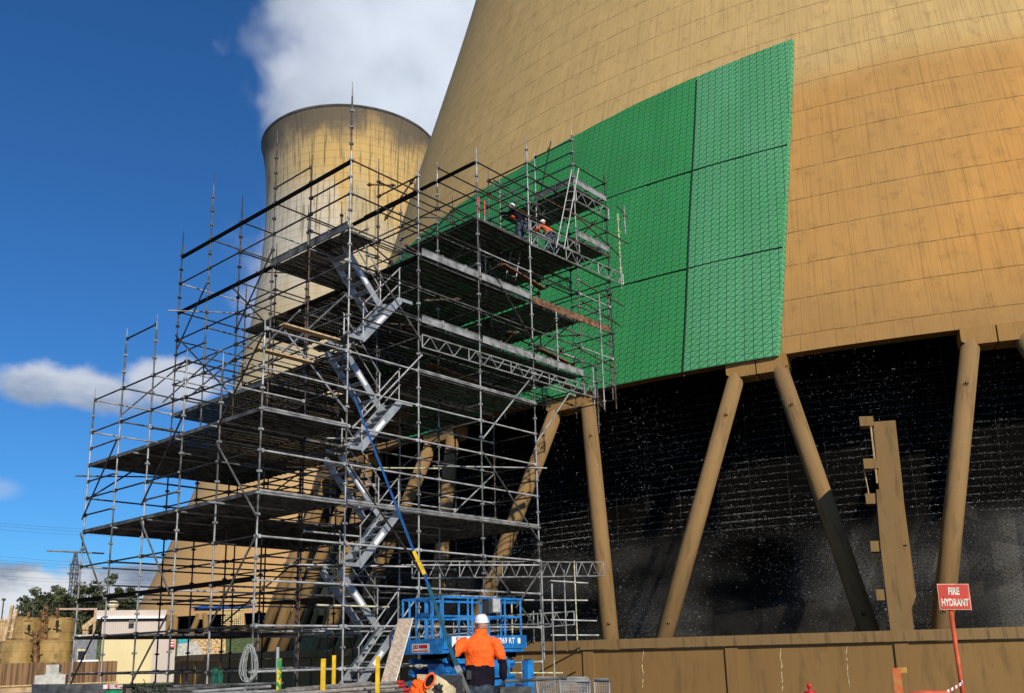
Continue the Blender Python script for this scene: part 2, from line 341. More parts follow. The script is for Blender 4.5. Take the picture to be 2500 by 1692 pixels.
# grassy bank behind the tanks
hp = []; nx, ny = 40, 8
for j in range(ny):
    for i in range(nx):
        x = -70 + 60 * i / (nx - 1); y = 84 + 70 * j / (ny - 1); t = min(1, j / 3)
        hp.append((x, y, -.2 + 4.6 * t * t * (3 - 2 * t) * (1 if x < -22 else max(0, 1 - (x + 22) / 8)) + .25 * math.sin(i * 1.7) * t))
g = MB(); g.quadgrid(hp, nx, ny); tag(g.build('hill', grass, smooth=True), kind='structure')

# ------------------------------------------------------------------ near cooling tower
TAZ = R(22.5); TD = 81.5; TC = Vector((TD * math.sin(TAZ), TD * math.cos(TAZ), 0)); PH0 = TAZ + math.pi   # azimuth of the wall point nearest to the camera
def pol(phi_deg, r, z, C=None, p0=None):
    a = (PH0 if p0 is None else p0) + R(phi_deg); C = TC if C is None else C
    return Vector((C.x + r * math.sin(a), C.y + r * math.cos(a), z))
ZR = 10.7 + CAMZ            # underside of the shell
def rs(z):
    h = z - CAMZ; t = h - 10.7
    return 47 - .3 * t + (0 if t < 35 else .0022 * (t - 35) ** 2)
tower = thing('cooling_tower', 'huge ochre concrete cooling tower filling the right side, on slanted round columns', 'cooling tower')
nz = 60; nph = 240; zs = [ZR + (102 - ZR) * (j / nz) for j in range(nz + 1)]
P = []; UV = []
V0 = 11.45 + CAMZ
for z in zs:
    for i in range(nph + 1):
        ph = -180 + 360 * i / nph; P.append(pol(ph, rs(z), z)); UV.append((R(ph) * 44 / 1.0, (z - V0) * 1.044))
g = MB(); g.quadgrid(P, nph + 1, nz + 1, UV)
P2 = []; 
for z in zs:
    for i in range(nph + 1):
        ph = -180 + 360 * i / nph; P2.append(pol(ph, rs(z) - .6, z))
g.quadgrid(P2, nph + 1, nz + 1, UV, flip=True)
for zz in (0, nz):   # edges at foot and rim
    a = [pol(-180 + 360 * i / nph, rs(zs[zz]), zs[zz]) for i in range(nph + 1)]; b = [pol(-180 + 360 * i / nph, rs(zs[zz]) - .6, zs[zz]) for i in range(nph + 1)]
    g.quadgrid(a + b, nph + 1, 2, flip=(zz == 0))
g.build('shell', shellm, tower, smooth=True)
# haunches, columns: 36 nodes, 10 degrees apart
def leg_pts(k, side):   # node k at 5.2+10k deg on the ring, foot nodes at 0.15+10k
    top = 5.2 + 10 * k + side * .98; foot = (10.15 + 10 * k if side > 0 else .15 + 10 * k) - side * .78
    return pol(foot, 50.6, .2), pol(top, 46.75, ZR - .42)
for k in range(-13, 14):
    g = MB(); c = 5.2 + 10 * k; ro, ri = 47.08, 46.1
    for s0, s1 in ((-1.40, -.03), (.03, 1.40)):
        w0 = s0; w1 = s1
        zt = ZR + .02; zb = ZR - .62
        pts = [(w0, zt), (w1, zt), (w1, zb + (.16 if w1 > .5 else 0)), ((w1 if w1 > .5 else w1) - (.25 if w1 > .5 else 0), zb), (w0 + (.25 if w0 < -.5 else 0), zb), (w0, zb + (.16 if w0 < -.5 else 0))]
        fr = [pol(c + p, ro, z) for p, z in pts]; bk = [pol(c + p, ri, z) for p, z in pts]
        uvf = [(R(p) * 44, z - V0) for p, z in pts]
        g.face(fr, uvf); g.face(bk[::-1], uvf[::-1])
        for i in range(6):
            j = (i + 1) % 6; g.face([fr[i], bk[i], bk[j], fr[j]], [(0, 0), (1, 0), (1, .3), (0, .3)])
    g.build('haunch', shellm, tower)
    for sd in (-1, 1):
        a, b = leg_pts(k, sd); g = MB(); g.tube(a, b, .315, 28); g.has = True
        d = (b - a).normalized()
        lg = g.build('column', legm, tower, smooth=False)
        for p in lg.data.polygons: p.use_smooth = len(p.vertices) == 4
        # formed recess plugs facing the camera
        if -1 <= k <= 2:
            for t in (.17, .84):
                c0 = a.lerp(b, t); tocam = (Vector((0, 0, CAMZ)) - c0); tocam -= d * tocam.dot(d); tocam.normalize()
                q = MB(); q.tube(c0 + tocam * .300, c0 + tocam * .335, .085, 14); q.tube(c0 + tocam * .336, c0 + tocam * .338, .066, 12, mi=1); q.tube(c0 + tocam * .337 + Vector((.012, 0, .012)), c0 + tocam * .345 + Vector((.012, 0, .012)), .030, 10, mi=0)
                q.build('plug', [legm, black], lg)
# fill packing and inner works
RF = 43.6
g = MB()
n = 180
for (r_, z0_, z1_) in ((RF, 5.6, ZR + 2.0),):
    pts = []; 
    for z in (z0_, z1_):
        for i in range(n + 1): pts.append(pol(-180 + 360 * i / n, r_, z))
    g.quadgrid(pts, n + 1, 2)
pts = [pol(-180 + 360 * i / n, RF, 5.6) for i in range(n + 1)] + [pol(-180 + 360 * i / n, 5, 5.6) for i in range(n + 1)]; g.quadgrid(pts, n + 1, 2)
pts = [pol(-180 + 360 * i / n, RF, ZR + 2.0) for i in range(n + 1)] + [pol(-180 + 360 * i / n, 5, ZR + 2.0) for i in range(n + 1)]; g.quadgrid(pts, n + 1, 2)
g.build('fill_pack', black, tower)
batm = mat('wet_black_batten', (.035, .035, .033), .6, 0, .5, 30, spec=.2)
g = MB()
for k in range(20):
    z = 6.0 + k * .30
    for i in range(-70, 130):
        p0 = pol(i * .5, RF + .15 + .03 * math.sin(i * 1.3), z + .012 * math.sin(i * .7)); p1 = pol(i * .5 + .5, RF + .15 + .03 * math.sin((i + 1) * 1.3), z + .012 * math.sin((i + 1) * .7))
        if (i // 9 + k) % 7: g.tube(p0, p1, .007, 4, cap=False)
for i in range(-35, 60, 2):
    g.tube(pol(i * 1.0, RF + .17, 5.8), pol(i * 1.0, RF + .17, ZR + .3), .007, 4, cap=False)
tag(g.build('fill_batten', batm, tower), kind='stuff')
innerm = mat('wet_shaded_concrete', (.012, .0095, .006), .8, 0, .5, .35, 0, spec=.15)  # near-black: the shade inside the tower is put into the colour
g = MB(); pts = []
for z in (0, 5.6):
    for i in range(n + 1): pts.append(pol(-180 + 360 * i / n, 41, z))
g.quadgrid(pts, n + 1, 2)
g.build('dark_core_wall', innerm, tower)  # core wall added to close off the sky behind the columns
waterm = mat('dark_basin_water', (.01, .012, .01), .15, 0, .3, 3, .3, 8)
g = MB(); pts = [pol(-180 + 360 * i / n, 54.1, .9) for i in range(n + 1)] + [pol(-180 + 360 * i / n, 10, .9) for i in range(n + 1)]; g.quadgrid(pts, n + 1, 2, flip=True)
tag(g.build('basin_water', waterm), kind='structure')
# falling spray: soft curtain plus droplets
ma = bpy.data.materials.new('falling_spray'); ma.use_nodes = True; N = NT(ma.node_tree)
uv = N.n('ShaderNodeUVMap').outputs[0]; s = N.n('ShaderNodeSeparateXYZ'); N.l(uv, s.inputs[0])
a1 = N.noise(N.mapv(uv, (.16, .30, 1), (2, .4, 0)), 1, 5, .55); a2 = N.noise(N.mapv(uv, (14, 12, 1)), 1, 3, .7)
al = N.m('MULTIPLY', N.sm(a1, .40, .75), .07)
al = N.m('ADD', al, N.m('MULTIPLY', N.sm(s.outputs[0], -1.5, -4.5), .085))
al = N.m('MULTIPLY', al, N.m('MULTIPLY', N.sm(s.outputs[1], 5.9, 4.9), N.sm(a2, .3, .62)))
p = N.n('ShaderNodeBsdfDiffuse'); p.inputs[0].default_value = (.70, .66, .58, 1); t = N.n('ShaderNodeBsdfTransparent'); mx = N.n('ShaderNodeMixShader')
N.l(al, mx.inputs[0]); N.l(t.outputs[0], mx.inputs[1]); N.l(p.outputs[0], mx.inputs[2]); o = N.n('ShaderNodeOutputMaterial'); N.l(mx.outputs[0], o.inputs[0])
g = MB()
for rr in (44.6, 46.2, 48.0):
    pts = []; uvs = []
    for z in (.9, 6.2):
        for i in range(121):
            ph = -25 + 60 * i / 120; pts.append(pol(ph, rr, z)); uvs.append((R(ph) * rr + rr, z))
            uvs[-1] = (R(ph) * rr, z)
    g.quadgrid(pts, 121, 2, uvs)
tag(g.build('spray_mist', ma), 'soft grey falling spray behind the round columns', 'spray', kind='stuff')
dropm = mat('water_droplets', (.85, .87, .9), .1, 0, .05, 5, spec=.8)
g = MB(); rr_ = random.Random(3)
def drop(p, r):
    o = len(g.v); g.v += [(p.x + r, p.y, p.z), (p.x - r * .5, p.y + r * .87, p.z), (p.x - r * .5, p.y - r * .87, p.z), (p.x, p.y, p.z + r * 1.6)]
    for f in ((0, 2, 1), (0, 1, 3), (1, 2, 3), (2, 0, 3)): g.f.append(tuple(o + i for i in f)); g.mi.append(0); g.uv.append([(0, 0)] * 3)
for i in range(60000):
    ph = rr_.uniform(-14, 24); z = rr_.uniform(1.2, 6.5) if rr_.random() < .45 else rr_.uniform(6, ZR - .2)
    onrow = False; cl = math.sin(ph * .9 + 1.3) * math.sin(z * .8 + ph * .35)
    if z > 6 and rr_.random() < .62: z = 6.0 + .30 * round((z - 6.0) / .30) + rr_.gauss(0, .010); cl += .35; onrow = True
    if rr_.random() > .40 + .55 * cl: continue
    r = rr_.uniform(.0034, .0078) * (2.0 if rr_.random() < .03 else 1)
    drop(pol(ph, RF + .3 if onrow else rr_.uniform(RF + .25, 49.5), z), r * (1.15 if onrow else 1.1))
tag(g.build('water_droplets', dropm), 'sparkling water droplets falling in the dark inside of the near tower', 'water droplets', kind='stuff')

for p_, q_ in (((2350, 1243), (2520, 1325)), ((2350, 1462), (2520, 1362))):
    g = MB(); g.bar(at(*p_, 36.5), at(*q_, 37.5), .25, .42); g.build('shadow_bar', innerm, tower)  # dark bars added to stand for column shadows across the lit spray
# basin wall
bw = thing('basin_wall', 'low brown concrete basin wall with streaked coping round the foot of the near tower', 'wall')
RW = 54.8; ZW = .35 + CAMZ
n = 300
def ring(name, r_out, r_in, z0, z1, m, par, a0=-180, a1=180, nn=300, du=0):
    g = MB(); A = lambda r, z: [pol(a0 + (a1 - a0) * i / nn, r, z) for i in range(nn + 1)]
    U = lambda v: [(R(a0 + (a1 - a0) * i / nn) * 54 + du, v) for i in range(nn + 1)]
    g.quadgrid(A(r_out, z0) + A(r_out, z1), nn + 1, 2, U(z0) + U(z1))
    g.quadgrid(A(r_out, z1) + A(r_in, z1), nn + 1, 2, U(z1) + U(z1 + .3))
    g.quadgrid(A(r_in, z1) + A(r_in, z0), nn + 1, 2, U(z1) + U(z0))
    g.quadgrid(A(r_in, z0) + A(r_out, z0), nn + 1, 2, U(z0 - .3) + U(z0))
    return g.build(name, m, par, smooth=False)
copm = concrete('weeping_brown_coping', (.235, .145, .058), (.26, .165, .068), False, .2, 6, (.045, .026, .011))
ring('coping', RW + .10, RW - .45, ZW - .28, ZW, copm, bw)
ring('wall_panel', RW, RW - .35, 0, ZW - .30, wallm, bw)
for k in range(-14, 20):
    ph = .26 + 4.62 * k
    for dph in (0, 5.0):
        if dph and k % 2: pass
        g = MB(); a = .62; c = ph + dph * 0
    g = MB(); U0 = R(ph) * 54
    pts = [pol(ph - .18, RW + .055, 0), pol(ph + .18, RW + .055, 0), pol(ph + .18, RW + .055, ZW - .34), pol(ph - .18, RW + .055, ZW - .34)]
    bk = [pol(ph - .18, RW - .01, 0), pol(ph + .18, RW - .01, 0), pol(ph + .18, RW - .01, ZW - .34), pol(ph - .18, RW - .01, ZW - .34)]
    g.face(pts, [(U0, 0), (U0 + .9, 0), (U0 + .9, 1.3), (U0, 1.3)])
    for i in range(4):
        j = (i + 1) % 4; g.face([pts[i], bk[i], bk[j], pts[j]], [(U0, 0), (U0 + .05, 0), (U0 + .05, 1.3), (U0, 1.3)])
    g.build('pilaster', wallm, bw)
efl = mat('pale_lime_crack', (.55, .42, .22), .9, 0, .3, 20)
for (x, y0, y1) in ((1571, 1588, 1685), (1906, 1583, 1692), (2068, 1578, 1690), (1276, 1600, 1680), (1786, 1590, 1690)):
    g = MB(); pr = None; yy = y0
    d0 = None
    xx = x
    while yy < y1:
        d = ray(xx, yy); u = Vector((d.x, d.y, 0)).normalized(); b_ = u.dot(TC); t = b_ - math.sqrt(max(0, b_ * b_ - (TD ** 2 - (RW + .004) ** 2)))
        q = at(xx, yy, t)
        if pr is not None and rnd.random() < .8:
            s_ = Vector((-u.y, u.x, 0)) * rnd.uniform(.006, .018)
            g.face([pr - s_, q - s_, q + s_, pr + s_])
        pr = q; yy += 7; xx += rnd.uniform(-1.4, 1.9)
    g.build('lime_crack', efl, bw)

# precast concrete ladder frame beside the column
D_ = 29.4
cf = thing('precast_support', 'upright precast concrete support with stub beams standing on the basin wall', 'concrete support')
def P3(x, y, d=D_): return at(x, y, d)
axd = Vector((math.sin(R(21)), math.cos(R(21)), 0)); axr = Vector((math.cos(R(21)), -math.sin(R(21)), 0))
def slab(name, poly, d, thick, m, par):
    fr = [at(x, y, d) for x, y in poly]; bk = [p + axd * thick for p in fr]; g = MB(); nn = len(fr)
    uvs = [(p.dot(axr), p.z) for p in fr]
    g.face(fr, uvs); g.face(bk[::-1], uvs[::-1])
    for i in range(nn):
        j = (i + 1) % nn; g.face([fr[i], bk[i], bk[j], fr[j]], [(0, uvs[i][1]), (thick, uvs[i][1]), (thick, uvs[j][1]), (0, uvs[j][1])])
    return g.build(name, m, par)
slab('upper_post', [(2131, 1030), (2186, 1026), (2203, 1180), (2216, 1330), (2160, 1330)], D_ + .25, 2.2, legm, cf)  # unseen depth of both posts stretched back to widen their shadow on the column
slab('lower_post', [(2139, 1195), (2188, 1195), (2212, 1390), (2222, 1552), (2176, 1556), (2164, 1455), (2150, 1335)], D_, 2.0, legm, cf)
slab('side_fin', [(2203, 1195), (2237, 1455), (2226, 1485), (2233, 1552), (2221, 1552), (2208, 1390), (2186, 1195)], D_ + .30, .4, legm, cf)
for (x, y, w_, h_) in ((2097, 1017, 27, 23), (2107, 1120, 28, 24), (2112, 1205, 30, 25), (2124, 1321, 30, 26), (2138, 1439, 30, 27)):
    slab('stub_beam', [(x, y), (x + w_ + 7, y - 1), (x + w_ + 10, y + h_ - 1), (x + 3, y + h_)], D_ + .05, .45, legm, cf)
g = MB(); g.bar(at(2124, 1020, D_ + .1), at(2142, 1180, D_ + .1), .05, .05); g.build('edge_rod', mat('tan_rod', (.5, .33, .15), .8), cf)
g = MB()
for dx in (0, 6, 11, 15):
    g = MB(); g.tube(at(2128 + dx, 1340 + dx, D_ + .3), at(2141 + dx, 1439, D_ + .3), .018, 6); g.build('rod', mat('tan_rod', (.5, .33, .15), .8), cf)
g = MB()
g.tube(at(2109, 1145, D_ + .3), at(2121, 1205, D_ + .3), .02, 6)
g.build('rod', mat('tan_rod', (.5, .33, .15), .8), cf)
# shadow-side stump of a column in front
# ------------------------------------------------------------------ green mesh on the shell
gm = thing('safety_mesh', 'green debris mesh sheeting fixed over the lower shell of the near tower', 'safety mesh')
rows = [(10.62, 15.55), (15.52, 20.80), (20.77, 27.0)]
def mesh_right(h): return 4.18 + (2.63 - 4.18) * (h - 10.61) / (26.77 - 10.61)
phs = [None, 5.75, 8.62, 11.5, 14.4, 17.2, 20.0, 22.9, 25.8, 28.7, 31.5, 34.4, 37.3, 40.2, 43, 46, 49, 52, 55]
for ri_, (h0, h1) in enumerate(rows):
    for i in range(len(phs) - 1):
        if phs[i] and phs[i] > (27, 38, 99)[ri_]: continue
        g = MB(); ns, nt = 7, 9; pts = []; uvs = []
        for t in range(nt):
            h = h0 + (h1 - h0) * t / (nt - 1)
            l = mesh_right(h) if phs[i] is None else phs[i] + .035 - .045 * (h - 18) * 0 ; r_ = phs[i + 1] + .05
            gapl = 0
            for s_ in range(ns):
                ph = l + gapl + (r_ - l - gapl) * s_ / (ns - 1)
                off = .17 + .012 * math.sin(i * 2.1 + ri_ * 1.3) + .02 * math.sin(math.pi * s_ / (ns - 1)) + .004 * (i % 2)
                h_ = h if ri_ < 2 else h0 + (h - h0) / (h1 - h0) * (max(25.5, 27.0 - .075 * (ph - 2.6)) - h0)
                pts.append(pol(ph, rs(h_ + CAMZ) + off, h_ + CAMZ)); uvs.append((-R(ph) * 45.5, h_ * 1.044))
        g.quadgrid(pts, ns, nt, uvs)
        if phs[i] is None:   # folded side edge
            e0 = [pol(mesh_right(h0 + (h1 - h0) * t / 8), rs(h0 + (h1 - h0) * t / 8 + CAMZ) + .17, h0 + (h1 - h0) * t / 8 + CAMZ) for t in range(9)]
            e1 = [pol(mesh_right(h0 + (h1 - h0) * t / 8) - .12, rs(h0 + (h1 - h0) * t / 8 + CAMZ) + .01, h0 + (h1 - h0) * t / 8 + CAMZ) for t in range(9)]
            g.quadgrid(e1 + e0, 9, 2, [(0, t * .6) for t in range(9)] + [(.2, t * .6) for t in range(9)])
        g.build('mesh_panel', gm2 if i < 2 else gm1, gm, smooth=True)

seamm = mat('dark_seam_rope', (.006, .03, .015), .9)
for ph in (8.64, 20.02):
    g = MB(); g.path([pol(ph - .02 * math.sin(t), rs(10.6 + t * 1.57 + CAMZ) + .19, 10.6 + t * 1.57 + CAMZ) for t in range(11)], .035, 5); g.build('seam', seamm, gm)
for hh in (15.53, 20.78):
    g = MB(); g.path([pol(ph, rs(hh + CAMZ) + .20, hh + CAMZ) for ph in [mesh_right(hh) + .5 * i for i in range(44 if hh < 16 else 70)]], .03, 5); g.build('seam', seamm, gm)

# ------------------------------------------------------------------ far cooling tower
FT = R(-10.43); FD = 200; FC = Vector((FD * math.sin(FT), FD * math.cos(FT), 0)); FP = FT + math.pi
ft = thing('cooling_tower', 'distant pale cooling tower with a dark stained rim standing behind the scaffold', 'cooling tower')
prof = [(9, 41.2), (12, 40.0), (17, 37.6), (25, 34.6), (33, 31.6), (45, 27.8), (58, 24.0), (69, 21.6), (82, 19.9), (94, 19.0), (103, 18.9), (110, 19.3), (114, 19.9), (116.6, 20.5)]
def fr_(z):
    for (z0, r0_), (z1, r1_) in zip(prof[:-1], prof[1:]):
        if z <= z1:
            t = (z - z0) / (z1 - z0); return r0_ + (r1_ - r0_) * t
    return prof[-1][1]
zz = [9 + (116.6 - 9) * j / 70 for j in range(71)]
rad = [fr_(z) for z in zz]
for _ in range(3): rad = [rad[0]] + [(rad[i - 1] + 2 * rad[i] + rad[i + 1]) / 4 for i in range(1, 70)] + [rad[-1]]
P = []; UV = []; P2 = []
for z, r_ in zip(zz, rad):
    for i in range(161):
        ph = -180 + 360 * i / 160; P.append(pol(ph, r_, z, FC, FP)); P2.append(pol(ph, r_ - .5, z, FC, FP)); UV.append((R(ph) * 24, z))
g = MB(); g.quadgrid(P, 161, 71, UV); g.quadgrid(P2, 161, 71, UV, flip=True)
g.build('shell', farm, ft, smooth=True)
g = MB(); pts = []; uvs = []
for r_, z in ((20.4, 116.3), (20.56, 116.35), (20.58, 116.85), (20.1, 116.85), (20.1, 116.4)):
    for i in range(161): pts.append(pol(-180 + 360 * i / 160, r_, z, FC, FP)); uvs.append((i * .3, z))
g.quadgrid(pts, 161, 5, uvs); g.build('rim', mat('dark_rim_concrete', (.075, .07, .06), .9, 0, .3, .4), ft)
for k in range(-14, 15):
    for sd in (-1, 1):
        c = 5 + 10 * k; g = MB(); g.tube(pol(c + sd * 4.4, 43.0, 0, FC, FP), pol(c + sd * .9, 41.0, 9.2, FC, FP), .5, 10); g.build('column', legm, ft)
    g = MB(); pts = [pol(c + a, r_, z, FC, FP) for r_ in (41.4, 40.3) for a, z in ((-1.5, 9.2), (1.5, 9.2), (1.2, 8.3), (-1.2, 8.3))]
    for q in ((0, 1, 2, 3), (7, 6, 5, 4), (0, 3, 7, 4), (1, 5, 6, 2), (3, 2, 6, 7)): g.face([pts[i] for i in q], [(0, 0), (1, 0), (1, 1), (0, 1)])
    g.build('haunch', farm, ft)
g = MB(); pts = [pol(-180 + 4 * i, 38, z, FC, FP) for z in (0, 10.5) for i in range(91)]; g.quadgrid(pts, 91, 2)
pts = [pol(-180 + 4 * i, r_, 10.5, FC, FP) for r_ in (38, 3) for i in range(91)]; g.quadgrid(pts, 91, 2)
g.build('fill_pack', black, ft)

# ------------------------------------------------------------------ scaffold
sf = thing('scaffold', 'tall multi-level tube scaffold with stair tower built against the near cooling tower', 'scaffold')
A = [11.62, 14.07, 16.50, 18.95, 21.40, 23.95, 25.85]; B = [17.8, 19.55, 21.3, 23.03, 24.76, 26.5]
def K(n): return .74 + .488 * n
def dC(p): return math.hypot(p.x - TC.x, p.y - TC.y)
tops = {}
for i in range(7):
    for j in range(6):
        if i == 0: t = [7.9, 7.4, 7.9, 9.32, 9.35, 7.95][j]
        elif i == 1: t = [15.3, 13.8, 15.33, 13.8, 15.24, 13.82][j]
        elif i == 2: t = [13.95, 14.7, 13.9, 14.4, 13.6, 12.9][j]
        elif i == 3: t = [15.4, 15.6, 15.0, 14.9, 14.6, 13][j]
        elif i == 4: t = [16.87, 16.4, 15.9, 15.4, 14, 13][j]
        elif i == 5: t = [18.46, 18.0, 17.6, 0, 0, 0][j]
        else: t = [17.6, 17.2, 0, 0, 0, 0][j]
        tops[i, j] = t
def base_h(i, j):
    p = W(A[i], B[j], 0); d = dC(p)
    if i >= 5: return 8.2
    return -CAMZ if d > RW + .12 else (ZW - CAMZ)
def top_ok(i, j, h):
    p = W(A[i], B[j], h); return dC(p) > rs(p.z) + .35 if h > 10.3 else (dC(p) > 51.6 or h < -9)
cnt = {}
def part(name, g, m, key=None, lim=96):
    """individual parts up to lim, the rest gathered"""
    key = key or name; cnt.setdefault(key, [0, {}]); c = cnt[key]
    if c[0] < lim: c[0] += 1; return g.build(name, m, sf)
    e = c[1].setdefault(m.name, (MB(), m, name))[0]; o = len(e.v)
    e.v += g.v; e.f += [tuple(x + o for x in f) for f in g.f]; e.uv += g.uv; e.mi += g.mi
def vpress(g, p, r=.024):
    for k in range(4):
        d = (dR, dL, -dR, -dL)[k]; g.box(p + d * (r + .018), .036 if k % 2 == 0 else .045, .045 if k % 2 == 0 else .036, .05, (dR, dL, UP))
stdmat = {}
for j in range(6):
    for i in range(7):
        t = tops[i, j]
        if not t: continue
        b = base_h(i, j); h = b
        while t > b + 1 and not top_ok(i, j, t): t -= .488
        if t < b + 2: continue
        tops[i, j] = t
        mm = galv if (i * 7 + j * 5) % 5 < 2 or (j == 0 and i in (1, 2, 4, 5)) else (galv2 if (i + j) % 2 else darktube)
        g = MB(); p0 = W(A[i], B[j], b); 
        L1 = t - .45
        # alternate lengths of bright and weathered standard
        hh = b; q = 0; segs = []
        while hh < L1:
            ln_ = rnd.choice([2.0, 2.5, 3.0]); segs.append((hh, min(L1, hh + ln_))); hh += ln_
        for a_, b_ in segs:
            g.tube(W(A[i], B[j], a_), W(A[i], B[j], b_), .0245, 8, mi=rnd.choice((0, 0, 1))); 
        g.tube(W(A[i], B[j], L1), W(A[i], B[j], t), .017, 6, r2=.012)
        k = -4
        while K(k) < L1:
            if K(k) > b + .1: vpress(g, W(A[i], B[j], K(k)))
            k += 1
        if b < 0: g.box(W(A[i], B[j], b + .01), .15, .15, .012, (dR, dL, UP))
        g.build('standard', [mm, galv2 if mm is galv else brown], sf)
# ledgers (along dR) and transoms (along dL)
def exists(i, j, h): return tops.get((i, j), 0) > h + .1 and base_h(i, j) < h and (i, j) in tops
lv = list(range(-2, 40))
def ledger(p, q, m, r=.0242, name='ledger'):
    g = MB(); d = (q - p).normalized(); g.tube(p + d * .03, q - d * .03, r, 8)
    for e, s_ in ((p, 1), (q, -1)): g.box(e + d * (s_ * .055), .07, .05, .085, (d, UP.cross(d), UP))
    part(name, g, m)
jobs = []
for n_ in lv:
    h = K(n_)
    for j in range(6):
        for i in range(6):
            if exists(i, j, h) and exists(i + 1, j, h):
                stair = (i == 1 and j in (0, 1))
                if i == 0: ok = n_ in (-2, 0, 2, 4, 6, 8, 10, 12, 14)
                elif h < 8.6: ok = n_ % 2 == 0
                else: ok = n_ % 2 == 1 or h > 15
                if j in (2, 3, 4) and rnd.random() < .12: ok = False
                if stair and j == 1 and n_ % 4: ok = False
                if i >= 4 and h > 8.4 and (j < 2 or rnd.random() < .5): ok = n_ % 2 == 1 or rnd.random() < .35
                if not ok and 2 < h and j and rnd.random() < .16: ok = True
                if ok: jobs.append(((A[i] + A[i + 1]) / 2, B[j], j, i, h, 'R'))
    for i in range(7):
        for j in range(5):
            if exists(i, j, h) and exists(i, j + 1, h):
                if i == 0: ok = n_ in (-2, 0, 2, 4, 6, 8, 10, 12, 14)
                elif h < 8.6: ok = n_ % 2 == 0
                else: ok = n_ % 2 == 1 or h > 15
                if i in (2, 3) and rnd.random() < .1: ok = False
                if not ok and h > 4 and rnd.random() < .22: ok = True
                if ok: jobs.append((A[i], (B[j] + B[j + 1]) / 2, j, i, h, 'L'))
jobs.sort(key=lambda q: (q[5] == 'R' and q[2] == 0 or q[5] == 'L' and q[3] < 2) and -1 or q[0] + q[1])
for (_, _, j, i, h, ty) in jobs:
    if ty == 'R':
        m_ = galvb if (j == 0 and h < 8.5) or rnd.random() < .25 else (galv2 if rnd.random() < .5 else darktube)
        if h > 12: m_ = darktube if rnd.random() < .7 else brown
        ledger(W(A[i], B[j], h), W(A[i + 1], B[j], h), m_)
    else:
        ledger(W(A[i], B[j], h), W(A[i], B[j + 1], h), rnd.choice((galv2, darktube, darktube, darktube)), name='transom')  # transoms coloured dark to paint in the shade on their side
# heavy dark edge beams
for (a, b0, b1, h) in ((14.07, 17.8, 26.5, 12.87), (14.07, 21.3, 26.5, 10.93), (16.5, 17.8, 21.3, 12.9), (18.95, 17.8, 23.2, 14.87), (11.62, 17.8, 26.5, 1.73), (16.5, 17.8, 24, 10.9)):
    g = MB(); g.box(W(a, (b0 + b1) / 2, h + .02), .05, b1 - b0, .11, (dR, dL, UP)); part('edge_beam', g, black)
# decks
def deck(i0, a0, a1, b0, b1, h):
    g = MB(); wdt = (b1 - b0 - .06) / max(1, round((b1 - b0) / .245)); n2_ = max(1, round((b1 - b0) / .245))
    for k in range(n2_):
        c = b0 + .03 + wdt * (k + .5); w2 = wdt * .5 - .004
        p = [W(a0 + .004, c - w2, h), W(a1 - .004, c - w2, h), W(a1 - .004, c + w2, h), W(a0 + .004, c + w2, h)]
        L = a1 - a0; o = rnd.random()
        g.face(p, [(o, 0), (o + L, 0), (o + L, w2 * 2), (o, w2 * 2)])
        for s_ in (-1, 1): g.box(W((a0 + a1) / 2, c + s_ * w2, h - .03), L - .06, .006, .055, (dR, dL, UP), mi=1)
    part('deck', g, deckm) if False else g.build('deck', [deckm, galv2], sf)
for (i, jr, h) in ((0, range(5), 3.70), (1, range(2, 5), 3.70), (2, range(5), 3.70), (3, range(3), 3.70), (0, range(5), 5.62), (1, range(1, 5), 5.62),
                   (1, range(2, 5), 7.53), (0, range(3, 5), .74), (1, range(3, 5), .74), (2, range(2, 4), 1.73), (3, range(2, 3), 1.73), (2, range(5), 7.56), (3, range(5), 7.56), (2, range(5), 8.98), (3, range(4), 8.98), (4, range(2), 8.98),
                   (1, range(2), 10.93), (2, range(5), 10.96), (3, range(4), 10.96), (4, range(2), 10.9), (4, range(2), 13.05), (3, range(2), 13.05), (5, range(1), 14.05), (5, range(2), 16.05)):
    for j in jr:
        if i == 1 and h == 10.93 and j == 0: deck(i, 14.07, 15.0, B[0], B[1], h); continue
        p = W(A[i + 1], B[j + 1], h)
        if h > 10 and dC(p) < rs(p.z) + .2: continue
        deck(i, A[i], A[i + 1], B[j], B[j + 1], h)
# toe boards
brownb = mat('brown_timber_board', (.20, .10, .05), .9, 0, .4, 6)
def toe(p, q, m=galv, hgt=.21, name='toe_board'):
    g = MB(); d = (q - p).normalized(); n_ = UP.cross(d)
    g.bar(p + UP * .12, q + UP * .12, .006, hgt); g.bar(p + UP * (.12 + hgt / 2), q + UP * (.12 + hgt / 2), .035, .012); g.bar(p + UP * (.12 - hgt / 2), q + UP * (.12 - hgt / 2), .035, .012)
    L = (q - p).length; k = .8
    while k < L - .2:
        c = p + d * k + UP * .13; g.box(c - n_ * 0, .05, .05, hgt + .05, (d, n_, UP)); k += .95
    g.build(name, m, sf)
F0 = -.04
for i in (2, 3): toe(W(A[i] + .1, 17.8 + F0, 8.98), W(A[i + 1] - .05, 17.8 + F0, 8.98))
toe(W(21.45, 17.8 + F0, 8.98), W(23.95, 17.8 + F0, 8.98))
for i in (2, 3): toe(W(A[i] + .1, 17.8 + F0, 10.98), W(A[i + 1] - .03, 17.8 + F0, 10.98))
toe(W(14.07 - .04, 17.85, 10.93), W(14.07 - .04, 19.5, 10.93), galv2); toe(W(14.07 - .04, 19.6, 10.93), W(14.07 - .04, 21.3, 10.93), galv2)  # left-face toe boards in the darker tone, shade put into the colour
toe(W(23.95, 17.76, 16.08), W(25.85, 17.76, 16.08)); toe(W(23.91, 17.8, 16.08), W(23.91, 19.6, 16.08), galv2)  # side toe board darker, its shade put into the colour
toe(W(23.98, 17.76, 14.08), W(25.85, 17.76, 14.08))
